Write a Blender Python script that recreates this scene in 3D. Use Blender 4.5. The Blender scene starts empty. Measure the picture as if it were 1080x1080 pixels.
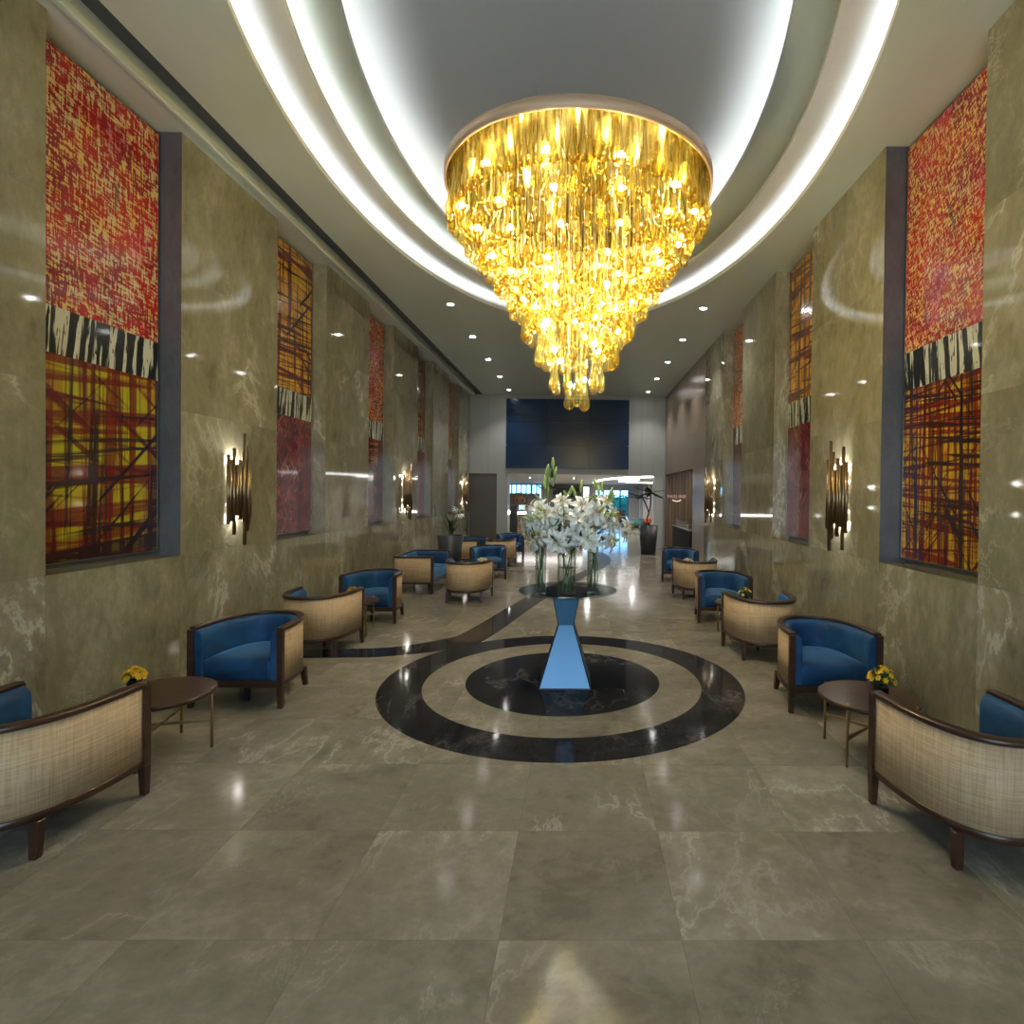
import bpy, bmesh, math, random
from mathutils import Vector, Matrix
PI = math.pi
rnd = random.Random(7)
scene = bpy.context.scene
COL = scene.collection

# ------------------------------------------------------------------ constants
XL, XR, ZC, ZS = -3.67, 2.80, 5.01, 1.15
Y0, PER, WID, YB = 3.93, 2.947, 1.31, 18.69
YR = -3.2                       # rear (entrance) wall, behind the camera
NICHE = 0.24
ZH = 2.41                       # underside of the header at the far end
LOBZ = 2.47                     # ceiling of the lobby beyond

# ------------------------------------------------------------------ mesh helpers
class MB:
    def __init__(self):
        self.bm = bmesh.new()
    def quad(self, a, b, c, d, mi=0):
        vs = [self.bm.verts.new(p) for p in (a, b, c, d)]
        f = self.bm.faces.new(vs); f.material_index = mi
        return f
    def box(self, x0, x1, y0, y1, z0, z1, mi=0, m=None):
        P = [(x0,y0,z0),(x1,y0,z0),(x1,y1,z0),(x0,y1,z0),(x0,y0,z1),(x1,y0,z1),(x1,y1,z1),(x0,y1,z1)]
        if m is not None: P = [m @ Vector(p) for p in P]
        v = [self.bm.verts.new(p) for p in P]
        fs = []
        for q in ((3,2,1,0),(4,5,6,7),(0,1,5,4),(1,2,6,5),(2,3,7,6),(3,0,4,7)):
            f = self.bm.faces.new([v[i] for i in q]); f.material_index = mi; fs.append(f)
        return fs
    def frustum(self, c0, c1, hx0, hy0, hx1, hy1, mi=0):
        P = []
        for c, hx, hy in ((c0,hx0,hy0),(c1,hx1,hy1)):
            for sx, sy in ((-1,-1),(1,-1),(1,1),(-1,1)):
                P.append((c[0]+sx*hx, c[1]+sy*hy, c[2]))
        v = [self.bm.verts.new(p) for p in P]
        for q in ((3,2,1,0),(4,5,6,7),(0,1,5,4),(1,2,6,5),(2,3,7,6),(3,0,4,7)):
            f = self.bm.faces.new([v[i] for i in q]); f.material_index = mi
    def lathe(self, prof, n=24, c=(0,0,0), mi=0, capb=True, capt=True, m=None, smooth=True):
        rings = []
        for r, z in prof:
            ring = []
            for i in range(n):
                a = 2*PI*i/n
                p = Vector((c[0]+r*math.cos(a), c[1]+r*math.sin(a), c[2]+z))
                if m is not None: p = m @ p
                ring.append(self.bm.verts.new(p))
            rings.append(ring)
        for k in range(len(rings)-1):
            for i in range(n):
                j = (i+1) % n
                f = self.bm.faces.new((rings[k][i], rings[k][j], rings[k+1][j], rings[k+1][i]))
                f.material_index = mi; f.smooth = smooth
        if capb:
            f = self.bm.faces.new(rings[0][::-1]); f.material_index = mi
        if capt:
            f = self.bm.faces.new(rings[-1]); f.material_index = mi
    def cyl(self, c, r, z0, z1, n=24, mi=0):
        self.lathe([(r, z0), (r, z1)], n, (c[0], c[1], 0), mi)
    def tube(self, pts, r, n=8, mi=0, closed=False):
        pts = [Vector(p) for p in pts]; N = len(pts); rings = []
        prev = None
        for i, p in enumerate(pts):
            if closed: t = (pts[(i+1) % N]-pts[i-1]).normalized()
            else: t = (pts[min(i+1, N-1)]-pts[max(i-1, 0)]).normalized()
            if prev is None:
                up = Vector((0,0,1)) if abs(t.z) < .9 else Vector((1,0,0))
                a = t.cross(up).normalized()
            else:
                a = (prev - t*prev.dot(t)).normalized()
            prev = a; b = t.cross(a)
            rr = r[i] if isinstance(r, (list, tuple)) else r
            rings.append([self.bm.verts.new(p + (a*math.cos(2*PI*k/n)+b*math.sin(2*PI*k/n))*rr) for k in range(n)])
        for i in range(N if closed else N-1):
            A, B = rings[i], rings[(i+1) % N]
            for k in range(n):
                f = self.bm.faces.new((A[k], A[(k+1) % n], B[(k+1) % n], B[k])); f.smooth = True; f.material_index = mi
        if not closed:
            self.bm.faces.new(rings[0][::-1]).material_index = mi
            self.bm.faces.new(rings[-1]).material_index = mi
    def sweep(self, path, cross, mi=0, smooth=True, closed=False):
        """cross = [(inward offset, z)...] swept along a plan path"""
        N = len(path); rings = []
        for i in range(N):
            if closed: t = Vector(path[(i+1) % N])-Vector(path[i-1])
            else: t = Vector(path[min(i+1, N-1)])-Vector(path[max(i-1, 0)])
            t.normalize(); nx, ny = -t.y, t.x
            rings.append([self.bm.verts.new((path[i][0]+nx*o, path[i][1]+ny*o, z)) for o, z in cross])
        M = len(cross)
        for i in range(N if closed else N-1):
            A, B = rings[i], rings[(i+1) % N]
            for k in range(M):
                f = self.bm.faces.new((A[k], A[(k+1) % M], B[(k+1) % M], B[k])); f.material_index = mi; f.smooth = smooth
        if not closed:
            self.bm.faces.new(rings[0]).material_index = mi
            self.bm.faces.new(rings[-1][::-1]).material_index = mi
    def sphere(self, c, r, u=16, v=10, mi=0, sz=1):
        prof = [(r*math.sin(PI*k/v), -r*sz*math.cos(PI*k/v)) for k in range(1, v)]
        self.lathe(prof, u, c, mi)
    def mesh(self, name, mats, bevel=0, seg=2, autosmooth=False):
        bmesh.ops.recalc_face_normals(self.bm, faces=self.bm.faces)
        if bevel:
            es = [e for e in self.bm.edges if len(e.link_faces) == 2 and e.calc_face_angle(0) > .6]
            bmesh.ops.bevel(self.bm, geom=es, offset=bevel, segments=seg, affect='EDGES', profile=.5)
        me = bpy.data.meshes.new(name); self.bm.to_mesh(me); self.bm.free()
        for m in (mats if isinstance(mats, (list, tuple)) else [mats]): me.materials.append(m)
        return me
    def build(self, name, mats, parent=None, bevel=0, seg=2, loc=(0,0,0)):
        return link(name, self.mesh(name, mats, bevel, seg), parent, loc)

def link(name, me, parent=None, loc=(0,0,0), rot=(0,0,0)):
    o = bpy.data.objects.new(name, me); COL.objects.link(o)
    o.location = loc; o.rotation_euler = rot
    if parent is not None: o.parent = parent
    return o
def tag(o, label, cat, group=None, kind=None):
    o['label'] = label; o['category'] = cat
    if group: o['group'] = group
    if kind: o['kind'] = kind
    return o
def empty(name, loc=(0,0,0), rz=0, label=None, cat=None, group=None):
    o = bpy.data.objects.new(name, None); COL.objects.link(o)
    o.location = loc; o.rotation_euler = (0,0,rz); o.empty_display_size = .1
    if label: tag(o, label, cat, group)
    return o
def struct(o):
    o['kind'] = 'structure'; return o
def copy_tree(o, parent=None):
    c = o.copy(); COL.objects.link(c)
    if parent is not None: c.parent = parent
    for ch in list(o.children): copy_tree(ch, c)
    return c
def place(o, loc, rz, label, group=None):
    o.location = loc; o.rotation_euler = (0,0,rz); o['label'] = label
    if group: o['group'] = group
    return o

# ------------------------------------------------------------------ material helpers
class NT:
    def __init__(self, name):
        self.m = bpy.data.materials.new(name); self.m.use_nodes = True
        self.t = self.m.node_tree; self.t.nodes.clear()
        self.out = self.t.nodes.new('ShaderNodeOutputMaterial')
    def n(self, typ, **kw):
        nd = self.t.nodes.new('ShaderNode'+typ)
        for k, v in kw.items():
            if k.startswith('_'): setattr(nd, k[1:], v)
        return nd
    def l(self, a, b): self.t.links.new(a, b)
    def setin(self, sock, v):
        if hasattr(v, 'is_output'): self.l(v, sock)
        else:
            if isinstance(v, (tuple, list)) and sock.type == 'RGBA' and len(v) == 3: v = (*v, 1)
            sock.default_value = v
    def math(self, op, a, b=0.0, c=None, clamp=False):
        nd = self.n('Math', _operation=op, _use_clamp=clamp)
        self.setin(nd.inputs[0], a); self.setin(nd.inputs[1], b)
        if c is not None: self.setin(nd.inputs[2], c)
        return nd.outputs[0]
    def noise(self, vec, scale=1, detail=2, rough=.5, dist=0, w=None):
        nd = self.n('TexNoise', _noise_dimensions='4D' if w is not None else '3D')
        if vec is not None: self.l(vec, nd.inputs['Vector'])
        nd.inputs['Scale'].default_value = scale; nd.inputs['Detail'].default_value = detail
        nd.inputs['Roughness'].default_value = rough; nd.inputs['Distortion'].default_value = dist
        if w is not None: self.setin(nd.inputs['W'], w)
        return nd.outputs['Fac']
    def mapping(self, vec, scale=(1,1,1), rot=(0,0,0), loc=(0,0,0)):
        nd = self.n('Mapping'); self.l(vec, nd.inputs['Vector'])
        nd.inputs['Scale'].default_value = scale; nd.inputs['Rotation'].default_value = rot; nd.inputs['Location'].default_value = loc
        return nd.outputs[0]
    def step(self, v, a, b):
        nd = self.n('MapRange', _interpolation_type='SMOOTHSTEP')
        self.setin(nd.inputs['Value'], v); nd.inputs['From Min'].default_value = a; nd.inputs['From Max'].default_value = b
        return nd.outputs[0]
    def mix(self, f, a, b, mode='MIX'):
        nd = self.n('Mix', _data_type='RGBA', _blend_type=mode)
        self.setin(nd.inputs['Factor'], f); self.setin(nd.inputs['A'], a); self.setin(nd.inputs['B'], b)
        # data_type RGBA uses the colour sockets (indices 6,7)
        return nd
    def cmix(self, f, a, b, mode='MIX'):
        nd = self.n('Mix', _data_type='RGBA', _blend_type=mode)
        self.setin(nd.inputs[0], f); self.setin(nd.inputs[6], a); self.setin(nd.inputs[7], b)
        return nd.outputs[2]
    def obj(self): return self.n('TexCoord').outputs['Object']
    def bsdf(self, color, rough=.5, metal=0, spec=.5, **kw):
        b = self.n('BsdfPrincipled')
        self.setin(b.inputs['Base Color'], color); self.setin(b.inputs['Roughness'], rough)
        b.inputs['Metallic'].default_value = metal; b.inputs['Specular IOR Level'].default_value = spec
        for k, v in kw.items(): self.setin(b.inputs[k], v)
        self.l(b.outputs[0], self.out.inputs[0]); return b

def plain(name, color, rough=.5, metal=0, spec=.5, **kw):
    t = NT(name); t.bsdf(color, rough, metal, spec, **kw); return t.m
def emit(name, color, s):
    t = NT(name); e = t.n('Emission'); e.inputs[0].default_value = (*color, 1); e.inputs[1].default_value = s
    t.l(e.outputs[0], t.out.inputs[0]); return t.m

def marble(name, dark, mid, light, vein, rough, mode, rot=(.3,.5,.6), veins=1.0, scale=1.0):
    t = NT(name); P = t.obj()
    if mode == 'floor':
        sep = t.n('SeparateXYZ'); t.l(P, sep.inputs[0])
        fx = t.math('DIVIDE', t.math('SUBTRACT', sep.outputs[0], .42), .72)
        fy = t.math('DIVIDE', t.math('SUBTRACT', sep.outputs[1], 2.2), .72)
        cx, cy = t.math('FLOOR', fx), t.math('FLOOR', fy)
        cmb = t.n('CombineXYZ'); t.l(cx, cmb.inputs[0]); t.l(cy, cmb.inputs[1])
        wn = t.n('TexWhiteNoise', _noise_dimensions='2D'); t.l(cmb.outputs[0], wn.inputs['Vector'])
        cell = wn.outputs['Value']
        ex = t.math('ABSOLUTE', t.math('SUBTRACT', t.math('FRACT', fx), .5))
        ey = t.math('ABSOLUTE', t.math('SUBTRACT', t.math('FRACT', fy), .5))
        joint = t.math('GREATER_THAN', t.math('MAXIMUM', ex, ey), .4985)
    else:
        at = t.n('Attribute'); at.attribute_name = 'slab'; cell = at.outputs['Fac']; joint = None
    W = t.math('MULTIPLY', cell, 40.0)
    V = t.mapping(P, (1.0*scale, 1.0*scale, .55*scale) if mode != 'floor' else (.8*scale, 1.0*scale, 1*scale), rot)
    n1 = t.noise(V, 1.1, 8, .62, .8, W)
    n2 = t.noise(V, 14, 6, .7, .3, W)
    n5 = t.noise(V, 5.5, 7, .72, .5, t.math('ADD', W, 31.0))
    b = t.math('ADD', t.math('ADD', t.math('MULTIPLY', n1, .46), t.math('MULTIPLY', n5, .30)), t.math('MULTIPLY', n2, .24))
    col = t.cmix(t.step(b, .38, .51), dark, mid)
    col = t.cmix(t.step(b, .49, .62), col, light)
    # long thin veins
    V2 = t.mapping(P, (2.2*scale, .7*scale, .6*scale) if mode != 'floor' else (1.7*scale, .9*scale, 1), (rot[0]+.2, rot[1], rot[2]+.5))
    n3 = t.noise(V2, 1.1, 9, .62, .45, t.math('ADD', W, 7.3))
    d3 = t.math('ABSOLUTE', t.math('SUBTRACT', n3, .5))
    v3 = t.math('SUBTRACT', 1.0, t.step(d3, .0, .014))
    m3 = t.step(t.noise(V, .9, 2, .5, 0, t.math('ADD', W, 3.1)), .46, .66)
    n4 = t.noise(V2, 3.0, 8, .64, .6, t.math('ADD', W, 19.3))
    v4 = t.math('SUBTRACT', 1.0, t.step(t.math('ABSOLUTE', t.math('SUBTRACT', n4, .5)), 0, .012))
    m4 = t.step(t.noise(V, 1.6, 2, .5, 0, t.math('ADD', W, 13.1)), .5, .7)
    v5 = t.math('SUBTRACT', 1.0, t.step(d3, .0, .07))
    vv = t.math('ADD', t.math('MULTIPLY', t.math('MULTIPLY', v3, m3), .75*veins), t.math('MULTIPLY', t.math('MULTIPLY', v4, m4), .5*veins))
    vv = t.math('ADD', vv, t.math('MULTIPLY', t.math('MULTIPLY', v5, m3), .3*veins), clamp=True)
    col = t.cmix(vv, col, vein)
    # slab to slab tone
    tone = t.math('ADD', .93, t.math('MULTIPLY', t.math('FRACT', t.math('MULTIPLY', cell, 7.77)), .14))
    cm = t.n('CombineXYZ')
    for i in range(3): t.l(tone, cm.inputs[i])
    col = t.cmix(1.0, col, cm.outputs[0], 'MULTIPLY')
    if joint is not None:
        col = t.cmix(t.math('MULTIPLY', joint, .45), col, tuple(c*.45 for c in dark))
    rr = t.math('ADD', rough, t.math('MULTIPLY', n2, .03))
    t.bsdf(col, rr, 0, .09 if mode == 'floor' else .6)
    return t.m

# stone
M_WALL = marble('wall_marble', (.155,.139,.083), (.238,.219,.138), (.345,.322,.22), (.54,.52,.41), .035, 'slab', veins=.8)
M_REVEAL = marble('niche_marble_cool_light', (.088,.088,.09), (.125,.125,.127), (.17,.17,.172), (.25,.245,.25), .3, 'slab', veins=.3)  # wall marble greyed: cool daylight on the nearest reveals is put into its colour
M_FLOOR = marble('floor_marble', (.158,.140,.102), (.225,.201,.152), (.30,.272,.212), (.49,.465,.39), .10, 'floor', rot=(0,0,.5), veins=.55)
M_INLAY = marble('dark_marble', (.012,.012,.014), (.02,.02,.023), (.032,.031,.034), (.22,.215,.21), .06, 'floor', rot=(0,0,1.1), veins=.3)
# paint
def ceil_mat(name, c, rough):
    t = NT(name); P = t.obj()
    n = t.noise(t.mapping(P, (2.5,.5,1), (0,0,.5)), 1.2, 3, .5, .3)
    col = t.cmix(t.step(n, .3, .7), tuple(x*.95 for x in c), c)
    t.bsdf(col, t.math('ADD', rough, t.math('MULTIPLY', n, .1)), 0, .45); return t.m
M_CEIL = ceil_mat('ceiling_satin_paint', (.60,.655,.585), .34)
M_COVE = plain('cove_white_paint', (.78,.79,.80), .6)
M_DOME = plain('dome_grey_paint', (.84,.84,.82), .5)
M_LIP = plain('cove_lip_paint', (.62,.62,.55), .5)
M_SLOT = plain('slot_dark_grey', (.12,.12,.11), .6)
M_LOBCEIL = plain('lobby_ceiling_paint', (.6,.6,.58), .5)
M_GREYPANEL = plain('grey_wall_panel', (.37,.385,.375), .38)
M_TAUPE = plain('taupe_panel', (.11,.098,.092), .5)
M_LIGHTSTONE = plain('pale_stone', (.52,.48,.44), .3)
M_SHELL = plain('outer_shell', (.18,.18,.17), .9)
# wood
def wood(name, a, b, sx=(28,28,2.2), rough=.35, spec=.5):
    t = NT(name); P = t.obj()
    n = t.noise(t.mapping(P, sx), 1, 5, .6, .6)
    n2 = t.noise(t.mapping(P, tuple(s*.25 for s in sx)), 1, 2, .5, .5)
    col = t.cmix(t.step(t.math('ADD', t.math('MULTIPLY', n, .6), t.math('MULTIPLY', n2, .4)), .35, .65), a, b)
    t.bsdf(col, rough, 0, spec); return t.m
M_WALNUT = wood('walnut', (.026,.011,.006), (.062,.027,.014), (9,9,30), .3)
M_WALNUT_TOP = wood('walnut_tabletop', (.03,.013,.007), (.068,.03,.016), (4,30,30), .28)
M_VENEER = wood('veneer_wall', (.20,.152,.108), (.28,.215,.158), (20,20,.8), .3)
M_SLATWOOD = wood('slat_wood', (.10,.068,.042), (.17,.12,.078), (14,14,.6), .5)
# cane
def cane():
    t = NT('woven_cane'); P = t.n('TexCoord').outputs['UV']
    sep = t.n('SeparateXYZ'); t.l(P, sep.inputs[0])
    u, v = sep.outputs[0], sep.outputs[1]
    wu = t.math('ABSOLUTE', t.math('SINE', t.math('MULTIPLY', u, 520.0)))
    wv = t.math('ABSOLUTE', t.math('SINE', t.math('MULTIPLY', v, 520.0)))
    weave = t.math('MINIMUM', wu, wv)
    n = t.noise(t.mapping(P, (90, 4, 1)), 1, 3, .6); n2 = t.noise(t.mapping(P, (4, 90, 1)), 1, 3, .6)
    nn = t.math('MULTIPLY', t.math('ADD', n, n2), .5)
    col = t.cmix(t.step(nn, .38, .62), (.42,.29,.155), (.58,.43,.26))
    col = t.cmix(t.math('MULTIPLY', t.math('SUBTRACT', 1.0, t.step(weave, 0, .35)), .25), col, (.2,.13,.07))
    t.bsdf(col, .55, 0, .3); return t.m
M_CANE = cane()
def velvet():
    t = NT('blue_velvet'); P = t.obj()
    n = t.noise(P, 4.5, 3, .5, .6)
    col = t.cmix(t.step(n, .35, .65), (.006,.042,.115), (.012,.075,.185))
    t.bsdf(col, .62, 0, .35, **{'Sheen Weight': .9, 'Sheen Roughness': .35, 'Sheen Tint': (.22,.5,.8,1)}); return t.m
M_VELVET = velvet()
M_BRASS = plain('satin_brass', (.46,.34,.17), .32, 1)
M_BRONZE = plain('brushed_bronze', (.33,.235,.13), .3, 1)
M_GOLDRIM = plain('champagne_rim', (.66,.46,.30), .5, .3)
M_MIRRORGOLD = plain('mirror_gold_plate', (.50,.41,.13), .15, 1)
M_POT = plain('charcoal_planter', (.032,.033,.038), .45)
M_BLACKPOT = plain('black_pot', (.008,.008,.012), .35)
M_SOIL = plain('soil', (.03,.02,.014), .9)
M_BLACK = plain('black_plastic', (.008,.008,.009), .35)
M_STEEL = plain('steel_trim', (.35,.34,.33), .3, 1)
M_DARKFRAME = plain('dark_frame', (.05,.05,.055), .4, .5)
M_LEAF = plain('lily_leaf', (.045,.13,.025), .42)
M_DARKLEAF = plain('dark_leaf', (.014,.05,.016), .45)
M_STEM = plain('green_stem', (.06,.14,.035), .5)
M_BUD = plain('green_bud', (.33,.44,.14), .5)
M_PETAL = plain('white_petal', (.86,.87,.80), .55, 0, .3, **{'Subsurface Weight': .15, 'Subsurface Radius': (.02,.02,.015)})
M_STAMEN = plain('ochre_stamen', (.50,.30,.06), .7)
M_YELLOW = plain('yellow_blossom', (.75,.47,.015), .6)
M_CREAMFLOWER = plain('cream_blossom', (.75,.70,.33), .6)
M_BLUELAQ = plain('blue_lacquer', (.085,.235,.40), .3, .25)
M_TEAL = plain('teal_fabric', (.05,.115,.115), .8)
M_RED = plain('red_fabric', (.62,.09,.04), .7)
M_COPPER = plain('copper', (.5,.26,.13), .3, 1)
M_HEDGE = plain('hedge_leaf', (.03,.22,.13), .7)
M_PAVING = plain('outdoor_paving', (.45,.45,.45), .7)

def glassy(name, tint, edge, gloss=.04, body=0.0, bodycol=(1,1,1)):
    """thin clear glass: tinted see-through, mirror-like at grazing angles"""
    t = NT(name)
    lw = t.n('LayerWeight'); lw.inputs[0].default_value = .35
    tr = t.n('BsdfTransparent'); t.l(t.cmix(lw.outputs['Facing'], tint, edge), tr.inputs[0])
    gl = t.n('BsdfGlossy'); gl.inputs['Roughness'].default_value = .03
    l2 = t.n('LayerWeight'); l2.inputs[0].default_value = .5
    mx = t.n('MixShader'); t.l(t.math('ADD', t.math('POWER', l2.outputs['Facing'], 4.0), gloss, clamp=True), mx.inputs[0]); t.l(tr.outputs[0], mx.inputs[1]); t.l(gl.outputs[0], mx.inputs[2])
    t.l(mx.outputs[0], t.out.inputs[0]); return t.m
M_VASE = glassy('clear_vase_glass', (.975,.985,.98), (.78,.83,.81), .015)
M_WATER = glassy('vase_water', (.97,.98,.965), (.9,.92,.89), .0)
M_BLUEPANE = glassy('blue_tinted_pane', (.30,.66,1.0), (.2,.5,.85), .02)
M_TABLEGLASS = glassy('table_glass', (.92,.955,.945), (.82,.90,.87), .03)
M_PANE = glassy('window_pane', (.96,.98,.98), (.8,.86,.88), .02)

def drop_glass():
    t = NT('amber_drop_glass')
    at = t.n('Attribute'); at.attribute_name = 'tint'; ti = at.outputs['Fac']
    hz = t.n('Attribute'); hz.attribute_name = 'tip'; tip = hz.outputs['Fac']
    lw = t.n('LayerWeight'); lw.inputs[0].default_value = .45
    clear = t.cmix(ti, (.985,.96,.80), (.97,.89,.52))
    edge = t.cmix(ti, (.60,.50,.17), (.55,.41,.08))
    edge = t.cmix(t.math('MULTIPLY', tip, .7), edge, (.55,.33,.03))
    clear = t.cmix(t.math('MULTIPLY', tip, .5), clear, (.95,.77,.27))
    tr = t.n('BsdfTransparent'); t.l(t.cmix(lw.outputs['Facing'], clear, edge), tr.inputs[0])
    gl = t.n('BsdfGlossy'); gl.inputs['Roughness'].default_value = .03; gl.inputs[0].default_value = (1,.93,.7,1)
    l2 = t.n('LayerWeight'); l2.inputs[0].default_value = .5
    mx = t.n('MixShader'); t.l(t.math('ADD', t.math('MULTIPLY', t.math('POWER', l2.outputs['Facing'], 4.0), .6), .045, clamp=True), mx.inputs[0]); t.l(tr.outputs[0], mx.inputs[1]); t.l(gl.outputs[0], mx.inputs[2])
    tl = t.n('BsdfTranslucent'); t.l(t.cmix(tip, (.58,.50,.15), (.5,.30,.04)), tl.inputs[0])
    df = t.n('BsdfDiffuse'); t.l(t.cmix(tip, (.58,.50,.15), (.5,.30,.04)), df.inputs[0])
    m0 = t.n('MixShader'); m0.inputs[0].default_value = .5; t.l(tl.outputs[0], m0.inputs[1]); t.l(df.outputs[0], m0.inputs[2])
    m2 = t.n('MixShader'); m2.inputs[0].default_value = .07; t.l(mx.outputs[0], m2.inputs[1]); t.l(m0.outputs[0], m2.inputs[2])
    t.l(m2.outputs[0], t.out.inputs[0]); return t.m
M_DROP = drop_glass()

# light sources
E_LED = emit('cove_led', (.92,.96,1.0), 9)
E_LEDLOB = emit('lobby_led', (1,.97,.94), 6)
E_LEDBAND = emit('lobby_light_band', (1,.98,.96), 3.5)
E_BULB = emit('chandelier_bulb', (1.0,.96,.86), 350)
E_SPOT = emit('downlight_lens', (1,.98,.95), 60)
E_SCONCE = emit('sconce_bulb', (1.0,.93,.80), 25)
E_GLOBE = emit('globe_lamp', (1,.96,.9), 3)
E_SIGN = emit('sign_letters', (.9,.55,.48), .30)
E_SCREEN = emit('small_screen', (.55,.75,.85), .6)

# ------------------------------------------------------------------ painted panels
def line(t, P, W, us, vs, ang, a, b, off, detail=2, dist=.15):
    V = t.mapping(t.mapping(P, (1,1,1), (ang,0,0)), (1, us, vs))
    return t.step(t.noise(V, 1, detail, .5, dist, t.math('ADD', W, off)), a, b)
def raw(t, P, W, us, vs, ang, off, detail=2, dist=.15):
    V = t.mapping(t.mapping(P, (1,1,1), (ang,0,0)), (1, us, vs))
    return t.noise(V, 1, detail, .55, dist, t.math('ADD', W, off))
def art(name):
    t = NT(name); return t, t.obj(), t.math('MULTIPLY', t.n('ObjectInfo').outputs['Random'], 60.0)
def art_red(name, tilt=0.0, us=38, fine=1.0):
    t, P, W = art(name)
    s = t.math('ADD', raw(t, P, W, us*1.7, 9*fine, tilt, 1, 3), raw(t, P, W, 12*fine, us*1.4, .12+tilt, 2, 3))
    s = t.math('ADD', s, t.math('MULTIPLY', t.noise(P, 70, 2, .5, 0, W), .25))
    cream = t.cmix(t.step(t.noise(P, 3.2, 2, .5, 0, W), .42, .6), (.62,.47,.23), (.70,.43,.12))
    cream = t.cmix(t.step(t.noise(P, 2.1, 2, .5, 0, t.math('ADD', W, 9)), .55, .68), cream, (.62,.20,.20))
    red = t.cmix(t.step(t.noise(P, 2.4, 3, .5, 0, t.math('ADD', W, 4)), .4, .62), (.40,.012,.010), (.22,.008,.018))
    col = t.cmix(t.step(s, 1.125, 1.215), red, cream)
    dk = line(t, P, W, 26, 2.2, tilt+.05, .64, .72, 5)
    col = t.cmix(t.math('MULTIPLY', dk, .6), col, (.05,.005,.008))
    t.bsdf(col, .22, 0, .5, **{'Coat Weight': .5, 'Coat Roughness': .06}); return t.m
def art_cross(name, yellow, orange, dens=0.0, s=1.0, diag=1.0, blackw=1.0):
    t, P, W = art(name)
    col = t.cmix(t.step(t.noise(P, 3.0*s, 2, .5, .3, W), .48, .66), yellow, orange)
    R1, R2, K = (.15,.008,.005), (.10,.004,.008), (.018,.006,.008)
    def lay(col, c, us, vs, ang, th, off, w=.05, k=.92):
        return t.cmix(t.math('MULTIPLY', line(t, P, W, us*s, vs*s, ang, th-dens, th-dens+w, off, 3, .35), k), col, c)
    col = lay(col, R1, 9, .28, .015, .52, 1, .06, .88)
    col = lay(col, R1, .30, 8, -.07, .535, 2, .06, .88)
    col = lay(col, R2, 13, .35, -.03, .53, 3, .09, .9)
    col = lay(col, R2, .35, 12, .06, .53, 4, .09, .9)
    col = lay(col, R2, .5, 9, .62*diag, .60, 5, .07)
    col = lay(col, K, .35, 13, -.10, .565, 6, .07, .85*blackw)
    col = lay(col, K, 11, .3, .04, .575, 7, .07, .85*blackw)
    col = lay(col, K, .5, 11, -.75*diag, .62, 8, .05, blackw)
    col = lay(col, K, 40, .6, .0, .60, 9, .05, .6*blackw)
    t.bsdf(col, .2, 0, .5, **{'Coat Weight': .5, 'Coat Roughness': .06}); return t.m
def art_bw():
    t, P, W = art('art_black_white_drips')
    f = line(t, P, W, 17, 1.1, .10, .47, .50, 1, 3, .5)
    g = line(t, P, W, 60, 9, 0, .60, .63, 2, 2)
    col = t.cmix(t.math('MAXIMUM', f, g), (.52,.53,.44), (.01,.012,.012))
    t.bsdf(col, .2, 0, .5, **{'Coat Weight': .5, 'Coat Roughness': .06}); return t.m
def art_dark():
    t, P, W = art('art_dark_red_scratched')
    a = line(t, P, W, 70, 4, .75, .56, .66, 1); b = line(t, P, W, 60, 5, -.7, .57, .67, 2); c = line(t, P, W, 80, 3, .1, .60, .7, 3)
    m = t.math('MULTIPLY', t.math('MAXIMUM', t.math('MAXIMUM', a, b), c), t.step(t.noise(P, 3, 3, .5, 0, W), .38, .66))
    base = t.cmix(t.step(t.noise(P, 9, 4, .6, 0, W), .4, .6), (.085,.004,.008), (.17,.010,.012))
    col = t.cmix(t.math('MULTIPLY', m, .55), base, (.55,.30,.20))
    t.bsdf(col, .22, 0, .5, **{'Coat Weight': .5, 'Coat Roughness': .06}); return t.m
A_RED_L = art_red('art_red_cream_weave')
A_RED_R = art_red('art_red_gold_slanted_weave', .28, 50, 1.5)
A_YEL = art_cross('art_yellow_crosshatch', (.42,.37,.010), (.38,.22,.01), .02)
A_YELK = art_cross('art_yellow_black_net', (.50,.33,.012), (.35,.14,.012), .02, 2.3, 1.2, 1.1)
A_ORG = art_cross('art_orange_net', (.62,.36,.045), (.50,.22,.03), .0, 1.8, 1.0)
A_BRN = art_cross('art_brown_gold_net', (.36,.20,.04), (.25,.09,.02), .03, 1.0, 1.4)
A_BW, A_DRK = art_bw(), art_dark()
A_RED_S = art_red('art_red_small_weave', .0, 30, 2.5)

# ------------------------------------------------------------------ room shell
def set_slab(me, vals):
    at = me.attributes.new('slab', 'FLOAT', 'FACE')
    for i, v in enumerate(vals): at.data[i].value = v

class Slabs:
    def __init__(self): self.V = []; self.F = []; self.S = []; self.M = []
    def q(self, a, b, c, d, mi=0, s=None):
        i = len(self.V); self.V += [a, b, c, d]; self.F.append((i, i+1, i+2, i+3)); self.S.append(rnd.random() if s is None else s); self.M.append(mi)
    def build(self, name, mats):
        me = bpy.data.meshes.new(name); me.from_pydata(self.V, [], self.F); me.update()
        for m in mats: me.materials.append(m)
        me.polygons.foreach_set('material_index', self.M)
        set_slab(me, self.S)
        return struct(link(name, me))

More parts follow.
